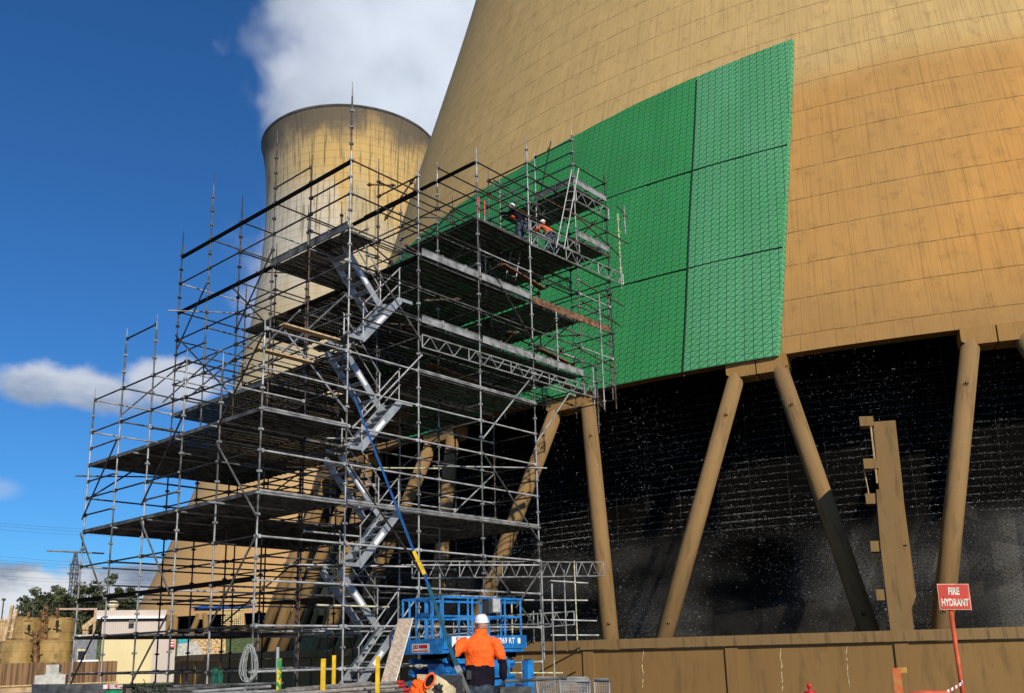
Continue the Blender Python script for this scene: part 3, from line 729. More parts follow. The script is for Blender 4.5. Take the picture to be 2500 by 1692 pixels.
g = MB(); g.bar(W(21.45, 17.76, 11.02), W(25.6, 17.76, 11.05), .04, .24); g.build('toe_board', mat('brown_timber_board', (.20, .10, .05), .9, 0, .4, 6), sf)
# edge tubes of decks on the front face
for (a0, a1, h) in ((11.62, 14.07, 3.69), (14.07, 21.4, 3.72), (11.62, 14.07, 5.62), (16.5, 21.4, 7.58)):
    g = MB(); g.tube(W(a0, 17.78, h + .02), W(a1, 17.78, h + .02), .036, 8); g.tube(W(a0, 17.72, h - .05), W(a1, 17.72, h - .05), .022, 8); g.build('edge_tube', galv, sf)
for (a, b0, b1, h) in ((11.62, 17.8, 26.5, 3.68), (11.62, 17.8, 26.5, 5.6), (14.07, 21.3, 26.5, 7.5)):
    g = MB(); g.box(W(a - .01, (b0 + b1) / 2, h + .01), .04, b1 - b0, .09, (dR, dL, UP)); part('edge_beam', g, galv2)
# loose light tubes poking under the decks
for (a0, a1, b, h) in ((11.2, 13.3, 19.2, 3.58), (11.5, 13.5, 20.9, 3.58), (11.5, 13.4, 22.6, 3.58), (11.5, 13.6, 24.5, 3.58), (11.4, 13.6, 19.6, 5.5), (11.5, 13.3, 21.4, 5.5), (11.2, 12.4, 22.5, 5.6), (11.5, 13.7, 23.6, 5.5), (13.9, 15.2, 19.3, 10.8), (16.6, 19.5, 19.2, 3.58), (16.6, 19.9, 20.5, 3.58), (16.7, 20.4, 19.4, 7.4), (10.7, 12.3, 26.6, 3.1), (17, 20, 20.9, 7.4)):
    g = MB(); g.tube(W(a0, b, h), W(a1, b, h + .02), .024, 8); part('loose_tube', g, galv)
# braces: (plane, ends) with ends given as distance along the face and height
def bA(x, y, a):
    d = ray(x, y); k = a / d.dot(dR); p = d * k; return W(a, p.dot(dL), p.z)
def bB(x, y, b):
    d = ray(x, y); k = b / d.dot(dL); p = d * k; return W(p.dot(dR), b, p.z)
br = [('B', 915, 653, 1026, 828, galv2), ('B', 1198, 653, 1305, 841, darktube), ('B', 1028, 869, 864, 1041, galv), ('B', 1306, 911, 1181, 1068, galv),
      ('B', 1180, 1106, 1321, 1328, galv2), ('B', 851, 1137, 1024, 1389, darktube), ('B', 1020, 1455, 975, 1520, galv), ('B', 1395, 953, 1310, 1080, galv),
      ('B', 1327, 1380, 1262, 1480, galv2), ('B', 1181, 1360, 1300, 1520, galv2),
      ('A', 284, 1077, 202, 1264, darktube), ('A', 443, 1023, 347, 1229, darktube), ('A', 644, 813, 534, 1036, darktube), ('A', 531, 1086, 625, 1257, galv2),
      ('A', 197, 1306, 254, 1465, galv2), ('A', 345, 1275, 412, 1446, galv2), ('A', 623, 1312, 506, 1539, galv2), ('A', 247, 1512, 173, 1668, darktube), ('A', 405, 1506, 319, 1671, galv2),
      ('C', 662, 617, 575, 808, darktube), ('C', 502, 698, 433, 850, darktube), ('C', 842, 722, 705, 850, galv), ('C', 730, 760, 640, 850, galv), ('C', 811, 750, 657, 890, galv), ('C', 640, 815, 472, 960, galv), ('C', 540, 855, 400, 980, galv),
      ('C', 455, 880, 300, 1010, galv), ('C', 570, 705, 650, 790, darktube), ('C', 430, 820, 560, 960, darktube), ('C', 697, 810, 843, 1000, galv)]
for (pl, x0, y0, x1, y1, m_) in br:
    f_, c_ = (bB, 17.75) if pl == 'B' else ((bA, 11.57) if pl == 'A' else (bA, 14.02))
    g = MB(); p, q = f_(x0, y0, c_), f_(x1, y1, c_); g.tube(p, q, .024, 8); d = (q - p).normalized()
    for e, s_ in ((p, -1), (q, 1)): g.bar(e - d * s_ * .03, e + d * s_ * .07, .012, .06)
    g.build('brace', m_, sf)
for q in range(70):
    i, j = rnd.choice((2, 3, 4, 4, 5, 5)), rnd.choice((0, 1, 1, 2)); 
    if i == 5 and j > 1: continue
    h = rnd.uniform(8.6, 14.5); a0 = A[i] + rnd.uniform(-.3, .8); b0 = B[j] + rnd.uniform(.1, 1.6); L_ = rnd.uniform(1.0, 2.6)
    if rnd.random() < .5: p, q_ = W(a0, b0, h), W(a0 + L_, b0, h + rnd.uniform(-.9, .9))
    else: p, q_ = W(a0, b0, h), W(a0, b0 - L_ * .7, h + rnd.uniform(-1.2, 1.2))
    if dC(p) < rs(p.z) + .3 or dC(q_) < rs(q_.z) + .3: continue
    g = MB(); g.tube(p, q_, .024, 7)
    for e in (p.lerp(q_, .08), p.lerp(q_, .9)): g.box(e, .09, .09, .07, (dR, dL, UP))
    part('loose_tube', g, rnd.choice((brown, brown, darktube, galv2)))
for (a, b, h, L_) in ((22.0, 18.6, 12.2, 2.6), (23.2, 18.3, 9.6, 2.2), (20.4, 19.6, 9.9, 3.0), (24.4, 18.4, 8.7, 2.0), (19, 19.0, 8.3, 2.4)):
    g = MB(); g.box(W(a, b, h), L_, .22, .045, ((dR + dL * .15).normalized(), (dL - dR * .15).normalized(), UP)); g.build('timber_board', brownb, sf)
# interior braces
for (i, j, h) in ((2, 2, 1.7), (3, 3, 1.7), (3, 1, 3.7), (1, 4, 6), (2, 4, 5), (1, 3, 1), (3, 2, 5.7), (0, 5, 4.6)):
    g = MB(); g.tube(W(A[i], B[j], h), W(A[i + 1], B[j], h + 1.9), .024, 8); g.build('brace', rnd.choice((galv, galv2, darktube)), sf)
# lattice beams
def truss(p, q, dep=.36, m=galv, name='lattice_beam', step=.6, r=.022):
    g = MB(); g.tube(p, q, r, 8); dn = -UP * dep; g.tube(p + dn, q + dn, r, 8); L = (q - p).length; k = 0; n_ = max(2, int(L / (step * .5))); 
    for k in range(n_):
        a, b = p.lerp(q, k / n_), p.lerp(q, (k + 1) / n_)
        if k % 2: a, b = b, a
        if k % 6 == 5: g.tube(a, a + dn, r * .7, 6)
        else: g.tube(a + (dn if True else 0), b, r * .62, 6)
    g.tube(p, p + dn, r * .9, 6); g.tube(q, q + dn, r * .9, 6)
    return g.build(name, m, sf)
truss(W(16.55, 17.7, 8.6), W(24.5, 17.7, 8.68)); truss(W(16.55, 19.5, 8.6), W(24.3, 19.5, 8.68), m=galv2)
truss(W(21.4, 17.72, 13.3), W(26.6, 17.72, 13.45), .42); truss(W(21.4, 17.72, 13.75), W(24.0, 17.72, 13.75), .35); truss(W(23.95, 17.72, 15.8), W(25.9, 17.72, 15.8), .40)
truss(W(21.4, 19.4, 13.3), W(25.6, 19.4, 13.4), .42, galv2); truss(W(21.4, 19.3, 15.8), W(25.2, 19.3, 15.8), .4, galv2)
truss(W(17.0, 18.6, 2.5), W(25.75, 18.6, 2.95), .46); truss(W(17.0, 18.9, .9), W(24.4, 18.9, 1.3), .42)
for (a, b, h0, h1, mm) in ((21.6, 17.9, -.2, 2.7, galv), (24.0, 18.5, -.1, 2.9, paleyel), (23.7, 18.7, -.1, 2.6, galv), (21.0, 18.6, -.1, 1.6, paleyel), (22.7, 19.2, .35, 1.3, galv)):
    g = MB(); g.tube(W(a, b, h0), W(a, b, h1), .024, 8); g.build('standard', mm, sf)
g = MB(); g.tube(at(1355, 1700, 27.2) , at(1347, 1425, 27.2), .026, 8); g.build('standard', galv, sf)
for (x0, y0, x1, y1, d, mm) in ((1343, 1418, 1436, 1424, 27.5, galv), (1240, 1465, 1435, 1466, 28, galv), (1345, 1513, 1457, 1516, 27.6, galv), (1345, 1551, 1462, 1551, 27.4, galv), (1345, 1524, 1160, 1526, 26.5, galv2), (1240, 1643, 1374, 1643, 27.0, paleyel),
                                (700, 1140, 1082, 1144, 27, paleyel), (1057, 1138, 1335, 1143, 27.5, galv), (980, 1380, 1318, 1380, 25.5, galv), (690, 1378, 1015, 1384, 24, galv), (770, 1477, 950, 1482, 24, paleyel), (184, 1162, 500, 1166, 29.5, galv2), (410, 758, 620, 766, 29.0, galv), (625, 664, 800, 668, 26, brown),
                                (790, 1070, 890, 1071, 23.5, galv), (745, 816, 790, 822, 25, paleyel), (745, 1023, 800, 1026, 24, paleyel)):
    g = MB(); g.tube(at(x0, y0, d), at(x1, y1, d + .3), .024, 8)
    for x_ in (x0 * .8 + x1 * .2, x0 * .3 + x1 * .7):
        pass
    part('loose_tube', g, mm)
# handrail stubs near the top platforms, red-capped poles
for (a, b, h0, h1, mm) in ((20.2, 18.9, 10.9, 14.0, galv), (20.9, 19.3, 10.9, 14.3, galv), (26.6, 17.8, 12.9, 15.9, paleyel), (26.9, 17.7, 15.1, 16.3, galv), (26.4, 18.3, 8.7, 13.3, galv2), (25.0, 17.7, 8.0, 12.2, galv), (24.9, 17.9, 7.2, 10.0, galv2), (24.5, 17.75, 8.1, 9.4, galv), (22.6, 17.75, 8.9, 10.9, galv)):
    g = MB(); g.tube(W(a, b, h0), W(a, b, h1), .024, 8); k = h0 + .3
    while k < h1 - .2: vpress(g, W(a, b, k)); k += .488
    g.build('standard', mm, sf)
    if mm is galv and a in (20.2, 20.9): gg = MB(); gg.tube(W(a, b, h1), W(a, b, h1 + .55), .035, 8); gg.build('red_cap', redpaint, sf)
for (p, q) in ((W(25.85, 17.8, 14.9), W(27.1, 17.7, 14.8)), (W(26.6, 17.8, 16.2), W(27.1, 17.7, 15.9)), (W(26.6, 17.8, 14.2), W(24, 17.8, 14.9)), (W(24, 17.75, 12.4), W(26.6, 17.75, 12.2)), (W(23.9, 17.75, 9.9), W(25.9, 17.8, 9.7)), (W(24, 17.75, 11.7), W(26.4, 17.8, 11.4)), (W(23.9, 17.75, 8.9), W(25.2, 17.8, 8.0))):
    g = MB(); g.tube(p, q, .024, 8); part('ledger', g, brown)
# stairs
def flight(a0, h0, a1, h1, b0, b1, lab):
    st = MB().build('stair', alu, sf) if False else bpy.data.objects.new('stair_flight', None); 
    if st.name not in COL.objects: COL.objects.link(st)
    st.parent = sf
    sgn = 1 if a1 > a0 else -1
    for b in (b0, b1):
        g = MB(); p, q = W(a0, b, h0), W(a1, b, h1); g.bar(p, q, .035, .20); e0 = W(a0 - sgn * .42, b, h0 + .02); e1 = W(a1 + sgn * .45, b, h1 + .02)
        g.bar(e0, p + UP * .02, .03, .09); g.bar(q + UP * .02, e1, .03, .09); g.build('stringer', alu, st)
    n_ = 7
    for k in range(1, n_):
        t = k / n_; g = MB(); g.box(W(a0 + (a1 - a0) * t, (b0 + b1) / 2, h0 + (h1 - h0) * t), .20, b1 - b0 - .02, .03, (dR, dL, UP))
        g.box(W(a0 + (a1 - a0) * t, b0 + .03, h0 + (h1 - h0) * t - .05), .16, .02, .09, (dR, dL, UP)); g.build('tread', alu, st)
    for (aa, hh, s_) in ((a0, h0, -1), (a1, h1, 1)):
        g = MB(); g.box(W(aa + s_ * sgn * .24, (b0 + b1) / 2, hh + .02), .44, b1 - b0, .03, (dR, dL, UP)); g.build('landing', galv2, st)
    g = MB(); 
    for dh in (.5, .95):
        g.tube(W(a0, b0 - .02, h0 + dh), W(a1, b0 - .02, h1 + dh), .019, 8)
    for t in (.03, .97): g.tube(W(a0 + (a1 - a0) * t, b0 - .02, h0 + (h1 - h0) * t), W(a0 + (a1 - a0) * t, b0 - .02, h0 + (h1 - h0) * t + .97), .02, 8)
    g.build('handrail', galv, st)
    g = MB(); pm = W(a0 + (a1 - a0) * .38, b0 - .023, h0 + (h1 - h0) * .38); dd = (W(a1, b0, h1) - W(a0, b0, h0)).normalized(); g.bar(pm, pm + dd * .42, .004, .10); g.build('warning_label', white, st)
for k in range(-1, 3):
    h = 2.2 + 2.928 * k
    flight(14.62, h, 15.95, h + 1.464, 17.95, 18.6, k)
    if h + 2.928 < 11.2: flight(15.95, h + 1.464, 14.62, h + 2.928, 18.75, 19.4, k)
# wooden boards by the stair
for (b, h) in ((18.2, 7.95), (19.3, 7.6)):
    g = MB(); g.box(W(13.2, b, h), 1.7, .22, .04, (dR, dL, UP)); g.build('timber_board', wood, sf)
for key, (c_, d_) in cnt.items():
    for mn, (g, m_, nm) in d_.items(): tag(g.build(nm, m_, sf), kind='stuff')

# ladders
ladm = mat('dull_aluminium', (.24, .24, .23), .5, .4, .2, 6)
def ladder(pts, label, n_=9):
    (x0, y0), (x1, y1), (x2, y2), (x3, y3), d0, d1 = pts   # top left/right, bottom left/right
    a, b, c, d = at(x0, y0, d0), at(x1, y1, d0), at(x2, y2, d1), at(x3, y3, d1)
    t = thing('ladder', label, 'ladder', 'ladders on the upper scaffold')
    for p, q in ((a, c), (b, d)): g = MB(); g.bar(p, q, .03, .07, upv=Vector((0, 1, 0))); g.build('rail', ladm, t)
    for k in range(n_):
        s_ = (k + .6) / n_; g = MB(); g.tube(a.lerp(c, s_), b.lerp(d, s_), .016, 6); g.build('rung', ladm, t)
ladder(((1396, 415), (1413, 412), (1358, 606), (1377, 609), 28.6, 28.2), 'aluminium ladder reaching the topmost small platform on the right', 9)
ladder(((1267, 517), (1286, 526), (1235, 679), (1259, 685), 28.8, 28.3), 'aluminium ladder standing between the worker in black and the long toe board', 8)

# ------------------------------------------------------------------ people
def loft(g, rings, n=16, mi=0, cap=True):
    """rings: (centre, xaxis, yaxis, rx, ry)"""
    pts = []
    for c, X, Y, rx, ry in rings:
        for i in range(n):
            t = 2 * math.pi * i / n; pts.append(Vector(c) + X * (rx * math.cos(t)) + Y * (ry * math.sin(t)))
    o = len(g.v); g.quadgrid(pts, n, len(rings), closeu=True, mi=mi)
    if cap:
        g.f.append(tuple(range(o + n - 1, o - 1, -1))); g.mi.append(mi); g.uv.append([(0, 0)] * n)
        k = o + n * (len(rings) - 1); g.f.append(tuple(range(k, k + n))); g.mi.append(mi); g.uv.append([(0, 0)] * n)
def limb(g, pts, radii, n=12):
    pts = [Vector(p) for p in pts]; R_ = []
    for i, p in enumerate(pts):
        d = (pts[min(i + 1, len(pts) - 1)] - pts[max(i - 1, 0)]).normalized(); X = d.orthogonal().normalized() if i == 0 else (R_[-1][1] - d * R_[-1][1].dot(d)).normalized()
        R_.append((p, X, d.cross(X), radii[i], radii[i]))
    loft(g, R_, n)
def person(name, label, M, J, vox, mats, rule, helm=helmetm, gloves=glovem, scale=1.0):
    """J: joints in local metres (x right, y forward, z up)"""
    t = thing(name, label, 'person'); t.matrix_world = M
    g = MB(); X = Vector((1, 0, 0)); Y = Vector((0, 1, 0))
    loft(g, [(Vector(c), X, Y, rx, ry) for c, rx, ry in J['torso']], 20)
    limb(g, J['neck'][0], J['neck'][1])
    for k in ('armL', 'armR', 'legL', 'legR'):
        if k in J: limb(g, J[k][0], J[k][1], 14)
    hc, hr = Vector(J['head'][0]), J['head'][1]
    loft(g, [(hc + Vector((0, 0, hr * 1.28 * math.sin(a))), X, Y, hr * .82 * math.cos(a) + .002, hr * math.cos(a) + .002) for a in [R(v) for v in range(-88, 89, 16)]], 16)
    fd = J.get('face', Vector((0, 1, 0)))
    loft(g, [(hc + fd * (hr * .9) + Vector((0, 0, z_)), X, Y, .012, r_) for z_, r_ in ((.02, .01), (-.01, .022), (-.028, .028), (-.036, .012))], 8)   # nose
    for s_ in (-1, 1): loft(g, [(hc + Vector((s_ * (hr * .80), 0, z_)), X, Y, .016, r_) for z_, r_ in ((.02, .008), (0, .02), (-.025, .015), (-.035, .006))], 8)
    for s_ in (-1, 1): loft(g, [(hc + Vector((s_ * .033, 0, .012)) + fd * (hr * .86) + Vector((0, 0, z_)), X, Y, r_, r_ * .7) for z_, r_ in ((.012, .003), (0, .013), (-.012, .003))], 8)
    me = bpy.data.meshes.new('body_raw'); me.from_pydata(g.v, [], g.f); ob = bpy.data.objects.new('body_raw', me); COL.objects.link(ob)
    rm = ob.modifiers.new('r', 'REMESH'); rm.mode = 'VOXEL'; rm.voxel_size = vox
    s_ = ob.modifiers.new('s', 'SMOOTH'); s_.factor = .5; s_.iterations = 3
    tx = bpy.data.textures.new('folds', 'CLOUDS'); tx.noise_scale = .13; tx.noise_depth = 2; dm = ob.modifiers.new('d', 'DISPLACE'); dm.texture = tx; dm.strength = .045; dm.mid_level = .5; dm.texture_coords = 'LOCAL'
    dg = bpy.context.evaluated_depsgraph_get(); ev = ob.evaluated_get(dg); me2 = bpy.data.meshes.new_from_object(ev, depsgraph=dg)
    bpy.data.objects.remove(ob); me2.name = 'body'
    me2.materials.clear()
    for mm in mats: me2.materials.append(mm)
    for p in me2.polygons: p.use_smooth = True; p.material_index = rule(p.center)
    bo = bpy.data.objects.new('body', me2); COL.objects.link(bo); bo.parent = t
    # helmet
    g = MB(); hc2 = hc + Vector((0, 0, hr * .42)); ax = J.get('tilt', 0)
    Mx = Matrix.Rotation(ax, 3, 'X')
    prof_ = [(1.12, -.10), (1.15, -.03), (1.10, .0), (1.08, .25), (1.0, .55), (.82, .85), (.52, 1.05), (.02, 1.12)]
    pts = []
    for r_, z_ in prof_:
        for i in range(20):
            a = 2 * math.pi * i / 20; v = Vector((hr * .92 * r_ * math.cos(a), hr * 1.05 * r_ * math.sin(a), hr * z_)); pts.append(hc2 + Mx @ v)
    g.quadgrid(pts, 20, len(prof_), closeu=True)
    pk = []
    for r_, z_ in ((1.0, -.02), (1.38, -.08), (1.36, -.13), (1.0, -.1)):
        for i in range(11):
            a = R(35 + 11 * i); pk.append(hc2 + Mx @ Vector((hr * .92 * math.cos(a) * (1 + (r_ - 1) * .4), hr * 1.05 * r_ * math.sin(a), hr * z_)))
    g.quadgrid(pk, 11, 4)
    ho = g.build('hard_hat', helm, t, smooth=True)
    g = MB()
    for z_ in (.15,):
        pts = []
        for r_, z2 in ((1.14, z_ - .22), (1.17, z_ - .1), (1.14, z_ + .0)):
            for i in range(20):
                a = 2 * math.pi * i / 20; pts.append(hc2 + Mx @ Vector((hr * .92 * r_ * math.cos(a), hr * 1.05 * r_ * math.sin(a), hr * z2)))
        g.quadgrid(pts, 20, 3, closeu=True)
    g.build('helmet_band', white, ho, smooth=True)
    # gloved hands: palm, four fingers, thumb
    for key in ('handL', 'handR'):
        if key not in J: continue
        wr, d, nrm, curl = J[key]; wr = Vector(wr); d = Vector(d).normalized(); nrm = Vector(nrm); nrm = (nrm - d * nrm.dot(d)).normalized(); side = d.cross(nrm)
        g = MB(); k = 1.05
        loft(g, [(wr, side, nrm, .030, .022), (wr + d * .03 * k, side, nrm, .040, .019), (wr + d * .07 * k, side, nrm, .045, .016), (wr + d * .095 * k, side, nrm, .042, .013)], 12)
        for fi, (off, ln_) in enumerate(((-.031, .070), (-.010, .080), (.011, .075), (.031, .058))):
            p = wr + d * .088 * k + side * off; dd = d.copy(); r_ = .0098; P_ = [p]; 
            for seg in range(3):
                dd = (dd + nrm * curl * .55).normalized(); p = p + dd * ln_ * (.42, .32, .26)[seg]; P_.append(p)
            limb(g, P_, [r_, r_ * .97, r_ * .9, r_ * .7], 8)
        p = wr + d * .022 + side * -.034; P_ = [p]; dd = (d * .6 - side * .75 + nrm * .25).normalized()
        for seg in range(3): p = p + dd * (.034, .030, .024)[seg]; P_.append(p); dd = (dd + d * .35 + nrm * .25).normalized()
        limb(g, P_, [.014, .0125, .011, .008], 8)
        g.build('glove', gloves, t, smooth=True)
    return t
# the man in front, seen from behind, hand on hip
M = Matrix.Translation(Vector((at(1176, 1600, 14.1).x, at(1176, 1600, 14.1).y, 0))) @ Matrix.Rotation(R(2), 4, 'Z')
J = dict(
    torso=[((-.03, .01, .60), .20, .135), ((-.03, .01, .74), .215, .15), ((-.03, .01, .88), .218, .155), ((-.03, .02, .96), .222, .152), ((-.025, .02, 1.10), .215, .145), ((-.03, .02, 1.24), .215, .145), ((-.035, .01, 1.36), .235, .15), ((-.035, .01, 1.45), .235, .135), ((-.03, .01, 1.52), .205, .11), ((-.02, .02, 1.58), .13, .085), ((-.01, .03, 1.62), .085, .075)],
    neck=([(-.01, .03, 1.55), (0, .045, 1.70)], [.075, .066]),
    head=((.005, .055, 1.735), .105), tilt=R(8),
    armL=([(-.20, .0, 1.50), (-.28, -.01, 1.45), (-.355, -.05, 1.38), (-.43, -.09, 1.30), (-.455, -.10, 1.25), (-.42, -.06, 1.20), (-.34, .02, 1.10), (-.28, .07, 1.03)], [.085, .092, .085, .072, .066, .064, .052, .043]),
    armR=([(.13, 0, 1.50), (.20, -.01, 1.46), (.255, -.02, 1.36), (.285, -.03, 1.26), (.31, -.02, 1.17), (.315, .0, 1.05), (.31, .03, .95)], [.085, .092, .085, .076, .066, .060, .046]),
    legL=([(-.13, .0, .80), (-.14, .01, .55), (-.15, .0, .42), (-.15, -.02, .10), (-.15, .0, .06), (-.15, .14, .04)], [.125, .105, .085, .07, .06, .05]),
    legR=([(.08, .0, .80), (.09, .01, .55), (.10, .0, .42), (.10, -.02, .10), (.10, .0, .06), (.10, .14, .04)], [.125, .105, .085, .07, .06, .05]),
    handL=((-.275, .075, 1.02), (.55, .5, -.65), (1, -.3, 0), .9), handR=((.312, .035, .94), (.12, .12, -1), (-1, .3, 0), .75))
def rule(c):
    if c.z > 1.635: return 3
    if c.x < -.245 + 0 and c.z < 1.50:      # left arm
        d = abs(c.x + .23) ; return 0 if (c.x > -.385 and c.z > 1.27 + (-.245 - c.x) * .1) else 1
    if c.x > .235 - .0 or (c.x > .19 and 1.05 > c.z > .80): return 0 if c.z > 1.23 else 1
    if c.z > 1.145 + .05 * (-(c.x)) + .012 * math.sin(c.x * 30): return 0
    if c.z > .865 + .01 * math.sin(c.x * 25): return 1
    return 2
person('person', 'worker seen from behind in orange and navy shirt and white hard hat, hand on hip', M, J, .011, [orange, navy, jeans, skin], rule)
wk = bpy.data.objects['person']
g = MB(); n_ = 24
pts = []
for z_, e in ((1.60, 1.05), (1.635, 1.0), (1.675, .93), (1.68, .86), (1.64, .9)):
    for i in range(n_):
        a = 2 * math.pi * i / n_; pts.append((-.005 + .098 * e * math.cos(a), .035 + .09 * e * math.sin(a), z_ + .012 * math.sin(a)))
g.quadgrid(pts, n_, 5, closeu=True); g.build('collar', orange, wk, smooth=True)
g = MB(); g.box((-.19, -.125, 1.02), .07, .012, .13); g.build('pocket', mat('faded_black_patch', (.04, .04, .045), .9), wk)

# two workers up on the scaffold
def small_person(px, py, z, label, bend, yaw, mats, rl, armup):
    p = atz(px, py, z); M = Matrix.Translation(p) @ Matrix.Rotation(yaw, 4, 'Z')
    bz = .48 * bend
    J = dict(torso=[((0, 0, .80), .17, .12), ((0, .02 * bend, .92), .175, .13), ((0, .14 * bend, 1.08), .18, .13), ((0, .28 * bend, 1.26 - .04 * bend), .20, .135), ((0, .38 * bend, 1.42 - .10 * bend), .19, .12), ((0, .44 * bend, 1.52 - .13 * bend), .10, .08)],
             neck=([(0, .42 * bend, 1.48 - .12 * bend), (0, .52 * bend, 1.62 - .16 * bend)], [.07, .06]), head=((0, .56 * bend, 1.68 - .18 * bend), .10),
             armL=([(-.17, .38 * bend, 1.40 - .1 * bend), (-.27, .40 * bend + .1, 1.22), (-.22, .62 * bend + .2, 1.12 + armup)], [.075, .06, .045]),
             armR=([(.17, .38 * bend, 1.40 - .1 * bend), (.28, .40 * bend + .1, 1.24), (.22, .62 * bend + .22, 1.15 + armup)], [.075, .06, .045]),
             legL=([(-.10, 0, .86), (-.14, .06, .48), (-.15, -.02, .10), (-.15, .0, .05), (-.15, .13, .04)], [.12, .085, .06, .055, .045]),
             legR=([(.10, 0, .86), (.14, .08, .48), (.15, 0, .10), (.15, .02, .05), (.15, .15, .04)], [.12, .085, .06, .055, .045]),
             handL=((-.22, .62 * bend + .2, 1.12 + armup), (.2, .8, .2), (0, 0, -1), .8), handR=((.22, .62 * bend + .22, 1.15 + armup), (-.2, .8, .2), (0, 0, -1), .8))
    return person('person', label, M, J, .02, mats, rl)
def rl2(c):
    if c.z > 1.50: return 3
    if c.z < .86: return 2
    if abs(c.x) > .25 and c.z < 1.3: return 0
    return 0 if c.z > .98 else 1
small_person(1349, 632, 14.4, 'worker in an orange hi-vis shirt bending over under the small upper platform', .9, R(35), [orange, navy, jeans, skin], rl2, .1)
def rl3(c):
    if c.z > 1.50: return 3
    if c.z < .86: return 2
    return 0 if (c.z > 1.22 and c.x > .02) else 1
small_person(1277, 600, 14.4, 'worker in black top with orange shoulder leaning left beside the long ladder', .8, R(48), [orange, navy, jeans, skin], rl3, .25)
# ------------------------------------------------------------------ text helper
def text(s_, size, M, m, parent, name='lettering', extrude=.002, bold=0, sx=1.0):
    cu = bpy.data.curves.new('t', 'FONT'); cu.body = s_; cu.size = size; cu.extrude = extrude; cu.offset = bold; cu.align_x = 'CENTER'; cu.align_y = 'CENTER'
    ob = bpy.data.objects.new('t', cu); COL.objects.link(ob); dg = bpy.context.evaluated_depsgraph_get(); dg.update()
    me = bpy.data.meshes.new_from_object(ob.evaluated_get(dg), depsgraph=dg); bpy.data.objects.remove(ob)
    me.materials.clear(); me.materials.append(m)
    for v in me.vertices: v.co.x *= sx
    o = bpy.data.objects.new(name, me); COL.objects.link(o); o.parent = parent; o.matrix_world = M; return o
def frame(p, X, Z):   # local x -> X, local y -> Z, normal out
    X = X.normalized(); Z = (Z - X * Z.dot(X)).normalized(); n_ = X.cross(Z); m_ = Matrix((X, Z, n_)).transposed().to_4x4(); m_.translation = p; return m_
# ------------------------------------------------------------------ fire hydrant sign
sg = thing('fire_hydrant_sign', 'red FIRE HYDRANT sign on a faded orange-red pole', 'sign')
c = at(2329.5, 1457, 12.6); X = (at(2370, 1457, 12.62) - at(2290, 1457, 12.58)).normalized(); Z = (at(2326.5, 1430, 12.6) - at(2333.5, 1485, 12.6)).normalized(); Fm = frame(c, X, Z); nn = X.cross(Z)
def on(u, v, o=0): return c + X * u + Z * v + nn * o
g = MB(); g.box(c, .352, .312, .006, (X, Z, nn)); g.build('sign_plate', mat('cream_border_paint', (.80, .42, .25), .5), sg)
g = MB(); g.box(on(0, 0, .005), .330, .288, .003, (X, Z, nn)); g.build('sign_face', signred, sg)
text('FIRE', .118, frame(on(0, .062, .008), X, Z), cream_t, sg, bold=.005, sx=.58); text('HYDRANT', .118, frame(on(.0, -.072, .008), X, Z), cream_t, sg, bold=.005, sx=.54)
g = MB()
for s_ in (-1, 1): g.tube(on(s_ * .12, -.005, .006), on(s_ * .12, -.005, .010), .006, 8)
g.build('rivet', blackm, sg)
g = MB(); p0 = at(2320, 1484, 12.63); p1 = at(2361, 1760, 12.63); p1.z = 0; g.tube(p0, Vector((p1.x, p1.y, 0)), .026, 14); g.build('pole', orangepaint, sg, smooth=True)
# barrier tape tied to pole
g = MB(); q = [at(2303, 1697, 12.4), at(2318, 1690, 12.45), at(2333, 1682, 12.5), at(2347, 1673, 12.55), at(2352, 1664, 12.58)]
for k, (a, b) in enumerate(zip(q[:-1], q[1:])):
    for j in range(3):
        a_, b_ = a.lerp(b, j / 3), a.lerp(b, (j + 1) / 3); g.face([a_, b_, b_ + UP * .035, a_ + UP * .035], mi=(k * 3 + j) % 2)
g.v.append(tuple(q[-1])); tag(g.build('barrier_tape', [white, redpaint]), 'striped barrier tape tied low on the sign pole', 'tape')
# red bollard, orange post, orange cover
g = MB(); b0 = at(1978, 1700, 12.0); g.lathe((b0.x, b0.y, 0), [(.075, 0), (.075, .72), (.062, .725), (.06, .86), (.068, .865), (.068, .888), (.03, .895), (.014, .90), (.018, .925), (.026, .945), (.024, .97), (.01, .985), (0, .99)], 20)
for v_ in range(len(g.v)): x_, y_, z_ = g.v[v_]; g.v[v_] = (x_, y_, z_ + (at(1978, 1667, 12.0).z - .99))
g2 = MB(); tag(g.build('bollard', mat('bright_red_plastic', (.62, .015, .02), .4), smooth=True), 'bright red bollard top with a knob at the bottom edge', 'bollard')
pt = thing('orange_post', 'short chipped orange steel post with a yellow bracket against the basin wall', 'post')
g = MB(); a = at(2188, 1631, 20); g.box((a.x, a.y, a.z / 2), .15, .08, a.z, (axr, axd, UP)); g.build('post', mat('chipped_orange_steel', (.62, .10, .03), .7, 0, .3, 9, col2=(.50, .22, .06)), pt)
g = MB(); a = at(2203, 1636, 20.0); g.box(a, .16, .05, .10, (axr, axd, UP)); g.build('bracket', mat('ochre_bracket', (.6, .33, .06), .7), pt)
g = MB(); a = at(2268, 1700, 11.5); 
pts = []
for r_, z_ in ((1, -.6), (1, .0), (.93, .04), (.7, .065), (.3, .075), (.01, .077)):
    for i in range(24):
        t = 2 * math.pi * i / 24; pts.append((a.x + .26 * r_ * math.cos(t), a.y + .16 * r_ * math.sin(t), a.z + z_ - .01))
g.quadgrid(pts, 24, 6, closeu=True); tag(g.build('valve_cover', mat('orange_red_cover', (.62, .12, .05), .6), smooth=True), 'rounded orange-red cover at the bottom edge beside the sign pole', 'cover')

